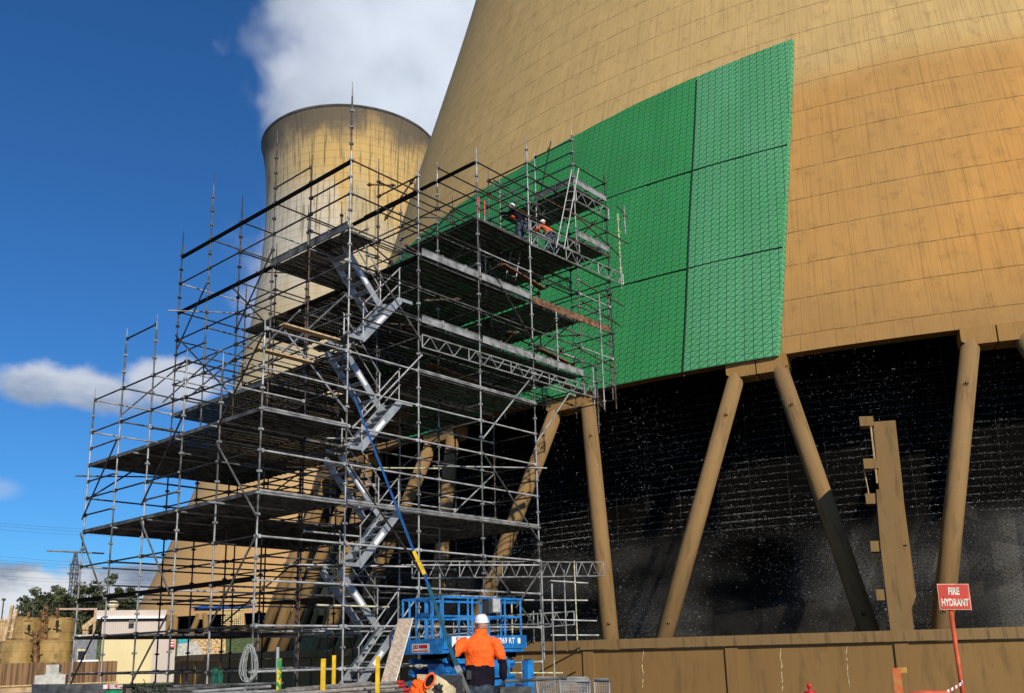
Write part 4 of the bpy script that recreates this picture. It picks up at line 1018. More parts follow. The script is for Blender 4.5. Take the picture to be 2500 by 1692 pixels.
# ------------------------------------------------------------------ scissor lift
lf = thing('scissor_lift', 'blue scissor lift parked in front of the scaffold behind the worker', 'scissor lift')
LX = Vector((.70, .714, 0)); LY = Vector((-.714, .70, 0)); c0 = at(1081, 1457, 21.6); zt = c0.z; O = Vector((c0.x, c0.y, 0)); LN, WD = 2.55, 1.45
def Lp(u, v, z): return O + LX * u + LY * v + UP * z
ZB = at(1081, 1572, 21.6).z
def tb(name, segs, m=blue, r=.022, w_=None):
    g = MB()
    for p, q in segs:
        if w_: g.bar(p, q, w_, w_)
        else: g.tube(p, q, r, 8)
    return g.build(name, m, lf)
ZM = ZB + .62
tb('guard_rail', [(Lp(0, 0, zt), Lp(LN, 0, zt)), (Lp(0, 0, zt), Lp(0, WD, zt)), (Lp(LN, 0, zt), Lp(LN, WD, zt)), (Lp(0, WD, zt), Lp(LN, WD, zt))], w_=.05)
tb('guard_rail', [(Lp(0, 0, ZM), Lp(LN, 0, ZM)), (Lp(0, 0, ZM), Lp(0, WD, ZM)), (Lp(LN, 0, ZM), Lp(LN, WD, ZM)), (Lp(0, WD, ZM), Lp(LN, WD, ZM))], w_=.045)
for (u, v) in ((0, 0), (.78, 0), (.92, 0), (1.45, 0), (2.0, 0), (LN, 0), (0, .35), (0, .55), (0, .95), (0, 1.2), (0, WD), (.7, WD), (1.2, WD), (1.8, WD), (LN, WD), (LN, .7), (.08, .45)):
    tb('rail_post', [(Lp(u, v, ZB), Lp(u, v, zt))], w_=.048)
g = MB(); 
for s_, v_ in ((0, .38), (0, .92)): g.bar(Lp(-.03, v_, ZB + .1), Lp(-.03, v_, ZB + 1.0), .03, .05)
g.bar(Lp(-.03, .38, ZM + .05), Lp(-.03, .92, ZM + .05), .03, .10); g.bar(Lp(-.03, .38, ZB + 1.0), Lp(-.03, .92, ZB + 1.0), .03, .05); g.build('gate', blueD, lf)
g = MB(); g.box(Lp(LN / 2, WD / 2, ZB - .10), LN + .1, WD + .06, .22, (LX, LY, UP)); g.build('platform', blue, lf)
g = MB(); g.box(Lp(LN / 2 + .05, -.05, ZB + .03), LN + .15, .02, .30, (LX, LY, UP)); g.box(Lp(-.05, WD / 2, ZB - .05), .02, WD + .1, .34, (LX, LY, UP)); g.build('platform_skirt', blue, lf)
g = MB(); g.box(Lp(LN / 2 + .2, WD / 2, ZB - .27), LN - .5, WD - .3, .14, (LX, LY, UP)); g.build('underframe', black, lf)
# folded scissor arms
for k in range(5):
    z = ZB - .42 - k * .155
    for v_ in (.12, WD - .12):
        g = MB(); s_ = 1 if k % 2 else -1; g.bar(Lp(.15, v_, z - .05 * s_), Lp(LN - .15, v_, z + .05 * s_), .06, .11); g.tube(Lp(.18, v_ - .06, z - .05 * s_), Lp(.18, v_ + .06, z - .05 * s_), .06, 12); g.tube(Lp(LN / 2, v_ - .05, z), Lp(LN / 2, v_ + .05, z), .06, 12); g.build('scissor_arm', blueD if k % 2 else blue, lf)
g = MB(); g.box(Lp(1.45, .02, ZB - .62), 1.1, .30, .34, (LX, LY, UP)); g.box(Lp(1.45, -.03, ZB - .98), 1.4, .36, .28, (LX, LY, UP)); g.build('engine_cover', blue, lf)
g = MB(); g.box(Lp(1.3, -.215, ZB - 1.0), .9, .01, .05, (LX, LY, UP)); g.build('vent_slot', black, lf)
g = MB(); g.box(Lp(1.2, .45, ZB - .75), 2.1, .5, .62, (LX, LY, UP)); g.box(Lp(.45, .05, ZB - .95), .5, .4, .5, (LX, LY, UP)); g.build('body_panel', blueD, lf)
g = MB(); g.box(Lp(LN / 2, WD / 2, .62), LN, WD - .4, .26, (LX, LY, UP)); g.build('chassis', blueD, lf)
for u in (.25, LN - .2):
    for v_ in (-.12, WD + .1):
        wv = bpy.data.objects.new('wheel', None); COL.objects.link(wv); wv.parent = lf
        c = Lp(u, v_, .36); g = MB(); prof_ = [(.18, -.13), (.33, -.13), (.36, -.10), (.36, .10), (.33, .13), (.18, .13)]
        pts = []
        for r_, t_ in prof_:
            for i in range(28):
                a = 2 * math.pi * i / 28; rr2 = r_ + (.012 if i % 2 and r_ > .35 else 0); pts.append(c + LY * t_ + LX * (rr2 * math.cos(a)) + UP * (rr2 * math.sin(a)))
        g.quadgrid(pts, 28, 6, closeu=True); g.build('tyre', rubber, wv)
        g = MB(); g.tube(c - LY * .09, c + LY * .09, .19, 20); g.tube(c - LY * .11, c + LY * .11, .07, 12); g.build('rim', galv, wv)
# outrigger jack
g = MB(); a = at(1288, 1612, 21.2); g.box((a.x, a.y, a.z / 2 + .05), .18, .18, a.z - .1, (LX, LY, UP)); g.box((a.x, a.y, a.z + .01), .10, .10, .03, (LX, LY, UP), mi=1); g.tube((a.x, a.y, .0), (a.x, a.y, .5), .05, 10, mi=1); g.box((a.x, a.y, .03), .3, .3, .04, (LX, LY, UP), mi=1); g.build('outrigger', [blue, blackm], lf)
g = MB(); p = Vector((a.x, a.y, .55)); g.bar(p, Lp(LN, .3, .55), .10, .12); g.build('outrigger_beam', blueD, lf)
g = MB(); a = at(1233, 1603, 21.4); b_ = at(1235, 1651, 21.4); g.bar(a, b_, .10, .08, upv=Vector((0, 1, 0)))
for t in (.15, .5, .85):
    q = a.lerp(b_, t) - Vector((0, .055, 0)); g.tube(q, q - Vector((0, .02, 0)), .018, 8, mi=1)
g.build('ground_control_panel', [blue, blackm], lf)
g = MB(); p = at(1195, 1480, 22.6); g.box(p, .26, .22, .34, (LX, LY, UP)); g.build('control_box', mat('dark_grey_box', (.05, .055, .06), .6), lf)
g = MB(); p = at(1211, 1478, 22.6); g.box(p, .24, .05, .32, (LX, LY, UP)); g.build('control_box_lid', mat('pale_grey_panel', (.42, .42, .40), .7, 0, .15, 8), lf)
g = MB(); p0 = Lp(1.45, .02, zt - .07); g.bar(p0, Lp(LN - .1, .02, zt - .07), .02, .09); g.build('tool_rail', blueD, lf)
# signs on the skirt
p = at(1120, 1564, 21.75); g = MB(); p = Lp(.55, -.063, ZB + .04); g.box(p, .68, .006, .24, (LX, LY, UP)); sb = g.build('hire_sign', white, lf)
redl = mat('dark_red_lettering', (.45, .02, .02), .6)
text('S&S', .20, frame(Lp(.50, -.070, ZB + .065), LX, UP), redl, lf, bold=.003, sx=1.15)
g = MB(); g.box(Lp(.55, -.068, ZB - .05), .50, .004, .018, (LX, LY, UP)); g.build('small_print', redl, lf)
text('4069 RT', .19, frame(Lp(1.95, -.066, ZB + .05), LX, UP), white, lf, bold=.003, sx=.9)
g = MB(); g.box(Lp(2.40, -.066, ZB + .05), .09, .004, .13, (LX, LY, UP)); g.build('square_decal', white, lf)
NX = -LY
p = Lp(-.064, WD * .50, ZB - .08); g = MB(); g.box(p, .006, .62, .20, (LX, LY, UP)); g.build('hire_sign', mat('pale_sign_plate', (.62, .60, .52), .6), lf)
text('S&S', .13, frame(Lp(-.070, WD * .50 + .17, ZB - .05), NX, UP), redl, lf, bold=.002)
g = MB(); g.box(Lp(-.069, WD * .50 - .10, ZB - .045), .004, .30, .075, (LX, LY, UP)); g.box(Lp(-.069, WD * .5, ZB - .145), .004, .56, .025, (LX, LY, UP)); g.build('small_print', redl, lf)

# ------------------------------------------------------------------ blue strap (ratchet line) from the scaffold to the ground near the worker
stt = thing('tie_down_strap', 'blue webbing strap with a yellow section running down from the scaffold to the man', 'strap')
P0 = W(14.15, 17.72, 6.42); P1 = at(1115, 1628, 13.2)
def strap_seg(name, xa, ya, xb, yb, m_, wd=.045):
    # distance interpolated linearly along the strap in image height
    def dd(y): t = (y - 968) / (1628 - 968); 
    def pt(x, y):
        t = (y - 968) / (1628 - 968); z0_, z1_ = 22.7, 13.2; return at(x, y, 1 / ((1 - t) / z0_ + t / z1_))
    a, b = pt(xa, ya), pt(xb, yb); g = MB(); g.bar(a, b, wd, .004, upv=Vector((0, -1, .15))); g.build(name, m_, stt)
strap_seg('webbing', 864, 968, 1010, 1345, strapb); strap_seg('yellow_webbing', 1010, 1345, 1036, 1402, yellow, .06); strap_seg('webbing', 1036, 1402, 1044, 1424, strapb); strap_seg('teal_webbing', 1044, 1424, 1116, 1628, strapt, .06)
g = MB(); a = at(1116, 1628, 13.2); b = at(1124, 1642, 13.1); g.bar(a, b, .08, .03, upv=Vector((0, -1, .15))); g.tube(a - X * .04, a + X * .04, .012, 8); g.build('buckle', galv, stt)
g = MB(); q_ = at(1148, 1700, 13.0); g.bar(b, q_, .05, .025, upv=Vector((0, -1, .15))); g.build('tail', galv2, stt)

# ------------------------------------------------------------------ foreground: plank, pipe rack, posts
g = MB(); q = [at(973.5, 1510.5, 14.6), at(1008, 1509, 14.7), at(966, 1662.7, 13.6), at(931, 1665.7, 13.5)]
dn = (q[2] - q[1]).normalized(); q[2] = q[2] + dn * .75; q[3] = q[3] + dn * .75
ax_ = (q[1] - q[0]).normalized(); nrm = ax_.cross(dn).normalized(); nrm = nrm if nrm.y > 0 else -nrm
bk = [p + nrm * .035 for p in q]
for f in ([q[0], q[1], q[2], q[3]], [bk[3], bk[2], bk[1], bk[0]], [q[0], bk[0], bk[1], q[1]], [q[3], q[2], bk[2], bk[3]], [q[0], q[3], bk[3], bk[0]]): g.face(f)
e = q[1] + ax_ * .012; g.face([q[1], e, q[2] + ax_ * .012, q[2]], mi=1); g.face([q[1] + ax_ * .012, bk[1] + ax_ * .012, bk[2] + ax_ * .012, q[2] + ax_ * .012], mi=1)
tag(g.build('scaffold_plank', [ply, plyedge]), 'pale brown timber plank leaning upright against the blue lift', 'plank')
# rack of long pipes
rk = thing('pipe_rack', 'steel stillage with upright yellow posts holding long grey pipes', 'pipe rack')
for (x, y0, y1, wv_, m_, d) in ((683, 1607, 1700, .048, None, 11.6), (790, 1608, 1700, .052, yellow, 11.4), (816, 1600, 1674, .045, yellow, 12.6), (922.5, 1602, 1700, .048, yellow, 11.6)):
    a = at(x + .0, y0, d); mm = m_ or mat('green_yellow_paint', (.70, .50, .02), .5, 0, .1, 14, lo=.49, hi=.53, col2=(.03, .25, .06))
    g = MB(); g.bar(Vector((a.x, a.y, .35)), a, wv_, wv_ * .8, upv=Vector((0, 1, 0))); g.build('upright_post', mm, rk)
for (za, zb) in ((.35, .45),): 
    g = MB(); a = at(683, 1690, 11.6); b = at(923, 1690, 11.6); g.bar(Vector((a.x, a.y, .40)), Vector((b.x, b.y, .40)), .06, .08)
    a2 = at(816, 1690, 12.6); g.bar(Vector((a2.x - .6, a2.y, .40)), Vector((a2.x + .8, a2.y + .1, .40)), .06, .08)
    for pp in (a, b): g.bar(Vector((pp.x, pp.y, 0)), Vector((pp.x, pp.y, .4)), .06, .06, upv=Vector((0, 1, 0)))
    g.build('rack_base', blackm, rk)
pipem = mat('dull_grey_pipe', (.24, .22, .19), .8, .1, .3, 6, .3); pipew = mat('cement_splashed_pipe', (.30, .27, .23), .85, 0, .1, 9, .3, col2=(.62, .58, .50), lo=.3, hi=.45)
pipes = [((652, 1692), 10.6, (982, 1665.5), 13.4, pipem), ((640, 1701), 10.4, (988, 1674), 13.2, pipew), ((655, 1709), 10.2, (1000, 1684), 13.0, pipem), ((650, 1718), 10.1, (1000, 1695), 12.8, pipew), ((700, 1684), 11.6, (905, 1668), 13.4, pipem)]
for k, ((x0, y0), d0, (x1, y1), d1, m_) in enumerate(pipes):
    a, b = at(x0, y0, d0), at(x1, y1, d1); g = MB(); L = (b - a); e = b - L.normalized() * .22; g.tube(a, e, .0245, 12); g.tube(e, b, .0255, 12, mi=1)
    lab = ['topmost long grey pipe of the rack with a red painted end', 'cement splashed pipe with a long red end, second from the top of the rack', 'grey pipe with red end, third from the top of the rack', 'splashed pipe lowest in the rack at the bottom edge', 'short plain grey pipe lying behind the others on the rack'][k]
    tag(g.build('pipe', [m_, redpaint if k != 4 else m_], smooth=False), lab, 'pipe', 'pipes lying on the rack')
g = MB(); a = at(678, 1580, 11.9); g.tube(a, Vector((a.x + .03, a.y, .0)), .02, 10); tag(g.build('upright_tube', galv), 'single silver tube standing upright beside the green and yellow post', 'tube')
# stacked beams on the left
for k in range(4):
    g = MB(); y = 1674 + k * 7; a, b = at(112, y, 14), at(224, y - 1, 14.4); g.bar(a, b, .6, .036); 
    for s_ in (0,): pass
    tag(g.build('steel_plank', mat('dull_grey_plank', (.115, .12, .12), .6, .3, .3, 8)), ['topmost', 'second from the top', 'third from the top', 'lowest'][k] + ' grey steel plank of the stack at the bottom left', 'steel plank', 'stacked steel planks')
for (x0, x1, lab) in ((225, 246, 'left one of two green and white plastic end caps beside the stacked planks'), (248, 276, 'right one of two green and white plastic crates beside the stacked planks')):
    t = thing('plastic_crate', lab, 'crate', 'green crates'); g = MB(); a, b = at(x0, 1688, 14.3), at(x1, 1688, 14.4); g.bar(a, b, .4, .09); g.build('crate_body', mat('green_plastic', (.02, .28, .12), .5), t)
    g = MB(); a, b = at(x0, 1677, 14.28), at(x1, 1677, 14.38); g.bar(a, b, .42, .055); g.build('crate_lid', white if x0 < 240 else mat('red_white_lid', (.6, .55, .5), .6, 0, 0, 9, col2=(.5, .03, .05), lo=.48, hi=.52), t)
# rail and posts lying behind
fr2 = thing('tube_stillage', 'low frame of dark tubes holding loose fittings at the bottom left', 'stillage')
for (x0, y0, x1, y1, d, m_) in ((262, 1678, 470, 1672, 14.8, blackm), (330, 1688, 560, 1676, 14.5, galv2), (470, 1690, 660, 1676, 13.8, galv), (408, 1684, 640, 1690, 14.2, galv2), (420, 1676, 690, 1668, 15.2, galv2), (450, 1698, 700, 1686, 13.2, galv)):
    g = MB(); g.tube(at(x0, y0, d), at(x1, y1, d + .8), .022, 8); g.build('rail', m_, fr2)
for x in (263, 305, 350, 392, 420):
    g = MB(); a = at(x, 1671, 14.5); g.tube(a, Vector((a.x, a.y, .3)), .02, 8); g.build('stub_post', blackm, fr2)
g = MB(); a = at(262, 1700, 14.5); b = at(470, 1700, 15); g.bar(Vector((a.x, a.y, .3)), Vector((b.x, b.y, .3)), .5, .05); g.bar(Vector((a.x, a.y, .15)), Vector((a.x, a.y + .01, .3)), .5, .5); g.build('tray', blackm, fr2)
g = MB(); r3 = random.Random(5)
for k in range(90):
    a = at(r3.uniform(325, 410), r3.uniform(1680, 1700), r3.uniform(14.2, 15)); d = Vector((r3.uniform(-1, 1), r3.uniform(-1, 1), r3.uniform(-.2, .8))).normalized(); g.bar(a, a + d * r3.uniform(.06, .18), .02, .008)
tag(g.build('loose_straps', mat('black_green_straps', (.05, .06, .03), .8, 0, .5, 8)), 'tangled pile of dark straps heaped in the tube stillage', 'straps', kind='stuff')
# coiled rope on the scaffold standard
rc = thing('rope_coil', 'grey coiled rope hanging from the corner standard of the scaffold', 'rope')
g = MB(); c = at(608, 1618, 20.3); r3 = random.Random(2)
for k in range(11):
    pts = []; w_ = .13 + r3.uniform(-.04, .035); hh = .35 + r3.uniform(-.05, .03); ox = r3.uniform(-.03, .03)
    for i in range(25):
        t = 2 * math.pi * i / 24; pts.append(c + Vector((ox + w_ * math.sin(t) * (1 - .35 * math.cos(t)), r3.uniform(-.01, .01) + k * .008, hh * math.cos(t) - r3.uniform(0, .01))))
    g.path(pts, .0085, 5)
g.path([c + Vector((-.02, 0, -.33)), c + Vector((0, 0, -.42)), c + Vector((-.05, 0, -.50))], .009, 5); g.build('coils', ropem, rc)
g = MB(); g.box(c + Vector((-.06, 0, -.52)), .05, .03, .06); g.build('rope_tag', white, rc)
# green cloth over the lower ledger
g = MB(); c = at(530, 1634, 22.2); nxx, nzz = 14, 12; pts = []
for j in range(nzz):
    for i in range(nxx):
        u_, v_ = i / (nxx - 1), j / (nzz - 1); wdt = .26 + .16 * v_
        pts.append(c + Vector(((u_ - .5) * wdt * (1 - .15 * math.sin(v_ * 3)), .05 * math.sin(u_ * 15 + v_ * 2), -v_ * .95 + .03 * math.sin(u_ * 6))))
g.quadgrid(pts, nxx, nzz); cl = g.build('hanging_cloth', greencloth, smooth=True); sm = cl.modifiers.new('s', 'SOLIDIFY'); sm.thickness = .015; tag(cl, 'dark green shade cloth hanging over a low scaffold tube', 'cloth')
# timber, jacket and gloves beside the worker
tb_ = thing('timber_sheet', 'pale cut plywood sheet with a black patch lying under the orange jacket', 'plywood sheet')
q = [at(1018, 1646, 12.9), at(1066, 1647, 12.9), at(1066, 1700, 12.3), at(1018, 1700, 12.3)]
def plate(name, q, th, m_, par=None):
    g = MB(); nrm = (q[1] - q[0]).cross(q[2] - q[0]).normalized(); bk = [p + nrm * th for p in q]; k = len(q)
    g.face(q); g.face(bk[::-1])
    for i in range(k): g.face([q[i], bk[i], bk[(i + 1) % k], q[(i + 1) % k]])
    return g.build(name, m_, par)
plate('sheet', q, .02, wood, tb_)
plate('sheet', [at(1064, 1647, 12.95), at(1100, 1668, 12.95), at(1113, 1682, 12.6), at(1112, 1704, 12.3), at(1064, 1704, 12.3)], .05, mat('pale_timber', (.68, .56, .32), .8, 0, .1, 5), tb_)
plate('rubber_pad', [at(1074, 1647, 13.05), at(1128, 1648, 13.05), at(1130, 1700, 12.5), at(1100, 1700, 12.5), at(1100, 1670, 12.9), at(1082, 1664, 12.95), at(1072, 1655, 13.0)], .01, mat('charcoal_rubber', (.035, .035, .037), .8), tb_)
def blobmesh(name, c, sx, sy, sz, m_, seed, par=None, sub=4, amp=.35):
    bm = bmesh.new(); bmesh.ops.create_icosphere(bm, subdivisions=sub, radius=1); r4 = random.Random(seed); ph = [r4.uniform(0, 6) for _ in range(9)]
    for v in bm.verts:
        p = v.co; k = 1 + amp * (math.sin(p.x * 5 + ph[0]) * math.sin(p.z * 6 + ph[1]) + .6 * math.sin(p.y * 9 + ph[2] + p.x * 7) + .4 * math.sin(p.z * 13 + p.x * 9 + ph[3]))
        v.co = Vector((p.x * sx * k, p.y * sy * k, p.z * sz * k)) + c
    me = bpy.data.meshes.new(name); bm.to_mesh(me); bm.free(); me.materials.append(m_)
    for p in me.polygons: p.use_smooth = True
    o = bpy.data.objects.new(name, me); COL.objects.link(o); o.parent = par; return o
jk = thing('jacket', 'crumpled orange hi-vis jacket dumped on the plywood sheet', 'jacket')
blobmesh('jacket_body', at(1022, 1682, 12.2), .085, .08, .11, orange, 4, jk, amp=.22); blobmesh('sleeve', at(1012, 1694, 12.1), .06, .06, .07, orange, 8, jk, amp=.25)
g = MB(); c = at(1049, 1662, 12.1)
pts = []
for r_, dz in ((.085, 0), (.10, .012), (.085, .03), (.066, .012)):
    for i in range(24):
        t = 2 * math.pi * i / 24; pts.append(c + Vector((r_ * .66 * math.cos(t) + .03 * math.sin(t), -dz * 1.5, r_ * 1.05 * math.sin(t))))
g.quadgrid(pts + pts[:24], 24, 5, closeu=True); g.build('collar_opening', orange, jk, smooth=True)
g = MB(); pts = [c + Vector((.055 * math.cos(t) + .025 * math.sin(t), .01, .085 * math.sin(t))) for t in [2 * math.pi * i / 20 for i in range(20)]]; g.face(pts); g.build('lining', navy, jk)
gl = tag(blobmesh('work_gloves', at(1069, 1683, 12.0), .055, .05, .055, glovem, 5, amp=.3), 'bunched black work gloves lying on the orange jacket', 'gloves')

# ------------------------------------------------------------------ wire trolley cages
wirem = mat('galvanised_wire', (.42, .42, .40), .5, .4, .2, 9)
def cage(x0, x1, ytop, d, label, red=False, pipes_only=False):
    t = thing('wire_cage', label, 'wire cage', 'wire trolley cages at the bottom')
    a, b = at(x0, ytop, d), at(x1, ytop, d); Xv = (b - a); L = Xv.length; Xv.normalize(); Yv = Vector((-Xv.y, Xv.x, 0)); h = a.z - .12; dp = .45
    def c_(u, v, z, tp=1.0): k = (1 - (1 - z / h) * .18); return a + Xv * (L / 2 + (u - .5) * L * k) + Yv * (dp / 2 + (v - .5) * dp * k) + UP * (z - h)
    g = MB()
    for z in (h, h * .5, .02):
        for p, q in (((0, 0), (1, 0)), ((1, 0), (1, 1)), ((1, 1), (0, 1)), ((0, 1), (0, 0))): g.tube(c_(*p, z), c_(*q, z), .013 if z == h else .009, 6)
    for p in ((0, 0), (1, 0), (1, 1), (0, 1)): g.tube(c_(*p, h), c_(*p, .0), .014, 6)
    g.build('cage_frame', galv, t)
    g = MB(); n_ = max(5, int(L / .035))
    for i in range(1, n_):
        u = i / n_
        for v in (0, 1): g.tube(c_(u, v, h), c_(u, v, 0), .0028, 4, cap=False)
    for k in range(1, 22):
        z = h * k / 22
        for p, q in (((0, 0), (1, 0)), ((1, 0), (1, 1)), ((1, 1), (0, 1)), ((0, 1), (0, 0))): g.tube(c_(*p, z), c_(*q, z), .0028, 4, cap=False)
    for i in range(1, 10):
        for u in (0, 1): g.tube(c_(u, i / 10, h), c_(u, i / 10, 0), .0028, 4, cap=False)
    tag(g.build('wire_mesh', wirem, t))
    for u in (.1, .9):
        for v in (.1, .9):
            g = MB(); p = c_(u, v, 0) - UP * 0; q = Vector((p.x, p.y, .05)); g.tube(q - Xv * .015, q + Xv * .015, .05, 10); g.build('castor', blackm, t)
cage(1308, 1436, 1656, 14.6, 'widest wire trolley cage, left of the other two', True); cage(1366, 1440, 1663, 13.2, 'middle wire trolley cage, nearest to the camera'); cage(1450, 1487, 1661, 13.6, 'narrow wire trolley cage at the right end of the row')
for (x0, y0, x1, y1, d, lab) in ((1236, 1664, 1384, 1655, 13.8, 'long dark grey tube lying across the left wire cage'), (1410, 1664, 1442, 1666, 13.4, 'short grey tube end lying on the middle wire cage'), (1452, 1661, 1488, 1663, 13.3, 'grey tube resting on the narrow wire cage')):
    g = MB(); g.tube(at(x0, y0, d), at(x1, y1, d - .2), .022, 10); tag(g.build('loose_pipe', galv2), lab, 'tube', 'tubes lying on the wire cages')
# lattice pipes under the tyre at the bottom
bs = thing('box_section_stack', 'stack of dark steel box sections with round holes under the lift wheel', 'steel sections')
for k in range(2):
    g = MB(); a, b = at(1212, 1682 + k * 9, 13.5), at(1288, 1680 + k * 9, 13.8); g.bar(a, b, .2, .05)
    for i in range(6): c = a.lerp(b, (i + .5) / 6) - Vector((0, .104, 0)); g.tube(c, c - Vector((0, .003, 0)), .012, 10, mi=1)
    g.build('section', [galv2, black], bs)

# ------------------------------------------------------------------ left background: slab, block, bund wall, tanks, shed
g = MB(); a, b = at(-60, 1681, 28), at(116, 1679, 28); g.bar(Vector((a.x, a.y + 1, .30)), Vector((b.x, b.y + 1, .30)), 2.2, a.z * 2 - .6 if False else .6)
for i, v in enumerate(g.v): g.v[i] = (v[0], v[1], min(v[2], at(20, 1681, 28).z))
tag(g.build('concrete_slab', slabm), 'rough low concrete slab edge at the bottom left corner', 'slab')
g = MB(); q = at(116, 1672, 28.6); zb = at(116, 1672, 28.6).z; Xb = Vector((.93, .37, 0)).normalized(); Yb = Vector((-Xb.y, Xb.x, 0))
sx = (150 - 92) / F * 28.6 / .95; hs = [0, .26, .28, .52]
prof_ = [(-.37, 0), (.37, 0), (.37, .25), (.22, .27), (.19, .32), (.19, .52), (-.12, .52), (-.12, .30), (-.16, .26), (-.37, .25)]
c = at(121, 1672, 28.4); fr = [c + Xb * x_ + UP * z_ for x_, z_ in prof_]; bk = [p + Yb * .95 for p in fr]; n_ = len(fr)
g.face(fr); g.face(bk[::-1])
for i in range(n_): g.face([fr[i], bk[i], bk[(i + 1) % n_], fr[(i + 1) % n_]])
tag(g.build('concrete_block', concg), 'pale T-shaped precast concrete block standing on the slab', 'concrete block')
rustw = mat('rust_streaked_concrete', (.27, .155, .07), .9, 0, .2, 2.2, .3, 9, stretch=(3, 3, .12), col2=(.10, .055, .03), lo=.4, hi=.6)
g = MB(); a, b = at(-80, 1622, 50), at(285, 1621, 52); zt_ = a.z; A_, B_ = Vector((a.x, a.y, 0)), Vector((b.x, b.y, 0)); d = (B_ - A_).normalized(); n_ = Vector((-d.y, d.x, 0))
bwz = zt_; g.bar(A_ + UP * (bwz / 2 + .18) + n_ * .12, B_ + UP * (bwz / 2 + .18) + n_ * .12, .25, bwz - .36); g.bar(B_ + UP * (bwz / 2 + .18) + n_ * .25, B_ + n_ * 8 + UP * (bwz / 2 + .18), .25, bwz - .36)
wl = g.build('bund_wall', rustw); tag(wl, 'rust streaked concrete bund wall in front of the mustard tanks', 'wall')
g = MB(); g.bar(A_ + UP * .17, B_ + UP * .17, .5, .34); g.build('kerb', mat('sandy_kerb', (.52, .36, .2), .9, 0, .2, 2), wl)
g = MB(); g.tube(A_ - n_ * .3 + UP * .42, B_ - n_ * .3 + UP * .42, .04, 8); g.build('pipe', mat('sand_coloured_pipe', (.6, .42, .22), .7), wl)
def tank(x0, x1, ytop, d, label, fit):
    cx_ = (x0 + x1) / 2; r_ = (x1 - x0) / 2 / F * d; c = at(cx_, ytop, d + r_); zt2 = c.z; t = thing('tank', label, 'tank', 'mustard fibreglass tanks')
    g = MB(); g.lathe((c.x, c.y, 0), [(r_, 0), (r_, zt2 * .80), (r_ * 1.012, zt2 * .805), (r_ * 1.012, zt2 * .82), (r_, zt2 * .825), (r_, zt2 - .05), (r_ * 1.02, zt2 - .045), (r_ * 1.02, zt2), (r_ * .7, zt2 + .07), (0, zt2 + .10)], 40, uvr=r_); g.build('tank_shell', tankm, t, smooth=False)
    g = MB(); g.lathe((c.x - r_ * .2, c.y - r_ * .2, zt2 + .06), [(.0, .10), (r_ * .42, .09), (r_ * .45, .06), (r_ * .45, .0)][::-1], 24); g.build('lid', tankrust, t)
    g = MB(); k = 1 if fit else -1; p = Vector((c.x + r_ * .5 * k, c.y - r_ * .86, zt2 * .72)); g.box(p, .16, .05, .24); g.box(p - Vector((0, .03, 0)), .03, .01, .03, mi=1); g.build('lug_plate', [tankm, black], t)
    g = MB(); q_ = Vector((c.x - r_ * .1, c.y - r_, zt2 * .48)); g.path([q_ + Vector((0, .1, 0)), q_ - Vector((0, .14, 0)), q_ - Vector((.02, .16, .1)), q_ - Vector((.02, .16, 1.0))], .055, 10); g.build('outlet_pipe', mat('grey_pvc', (.22, .17, .10), .7), t)
    return c, r_, zt2
tank(31, 98, 1512, 58, 'taller mustard tank at the back left beside the timber ladder', True); tank(110, 176, 1511, 58, 'taller mustard tank at the back right nearest the grey building', True)
tank(11, 84, 1566, 53, 'shorter mustard tank in front at the left with a bent outlet pipe', False); tank(97, 170, 1566, 53, 'shorter mustard tank in front at the right behind the T-shaped block', True)
pr = thing('pipe_riser', 'rusty vertical valve pipes rising between the mustard tanks', 'pipes')
for (x, y0, y1, d, r_) in ((104, 1495, 1560, 56, .09), (114, 1482, 1556, 57, .06), (86, 1545, 1622, 52, .10), (93, 1545, 1622, 52.2, .05), (140, 1490, 1512, 57, .06), (70, 1500, 1512, 57, .05)):
    g = MB(); a, b = at(x, y0, d), at(x, y1, d); g.tube(a, b, r_, 10); g.tube(a - UP * .1, a + UP * .12, r_ * 1.5, 10); g.box(a.lerp(b, .3), r_ * 3, r_ * 3, .06); g.tube(a - UP * .35 - Vector((.2, 0, 0)), a - UP * .35 + Vector((.25, 0, 0)), r_ * .7, 8); g.build('riser', tankrust, pr)
# timber ladder / posts at far left
tl = thing('timber_ladder', 'orange timber ladder leaning beside the left tanks', 'ladder')
for (x0, y0, x1, y1) in ((31, 1478, 12, 1560), (41, 1488, 25, 1567), (12, 1560, 0, 1622)):
    g = MB(); g.bar(at(x0, y0, 55), at(x1, y1, 55), .14, .14, upv=Vector((0, 1, 0))); g.build('rail', wood, tl)
for k in range(5):
    g = MB(); y = 1528 + k * 14; g.tube(at(22 - k * 2.0, y, 55), at(34 - k * 1.5, y, 55), .035, 6); g.build('rung', wood, tl)
fn = thing('timber_fence', 'orange board fence panel at the left edge of the picture', 'fence')
for k in range(9):
    g = MB(); x = -32 + k * 6; g.bar(at(x, 1516, 60), at(x - 5, 1622, 60), .14, .04, upv=Vector((0, 1, 0))); g.build('board', wood, fn)
g = MB(); g.bar(at(-40, 1515, 60), at(24, 1514, 60), .1, .12); g.build('top_rail', wood, fn)
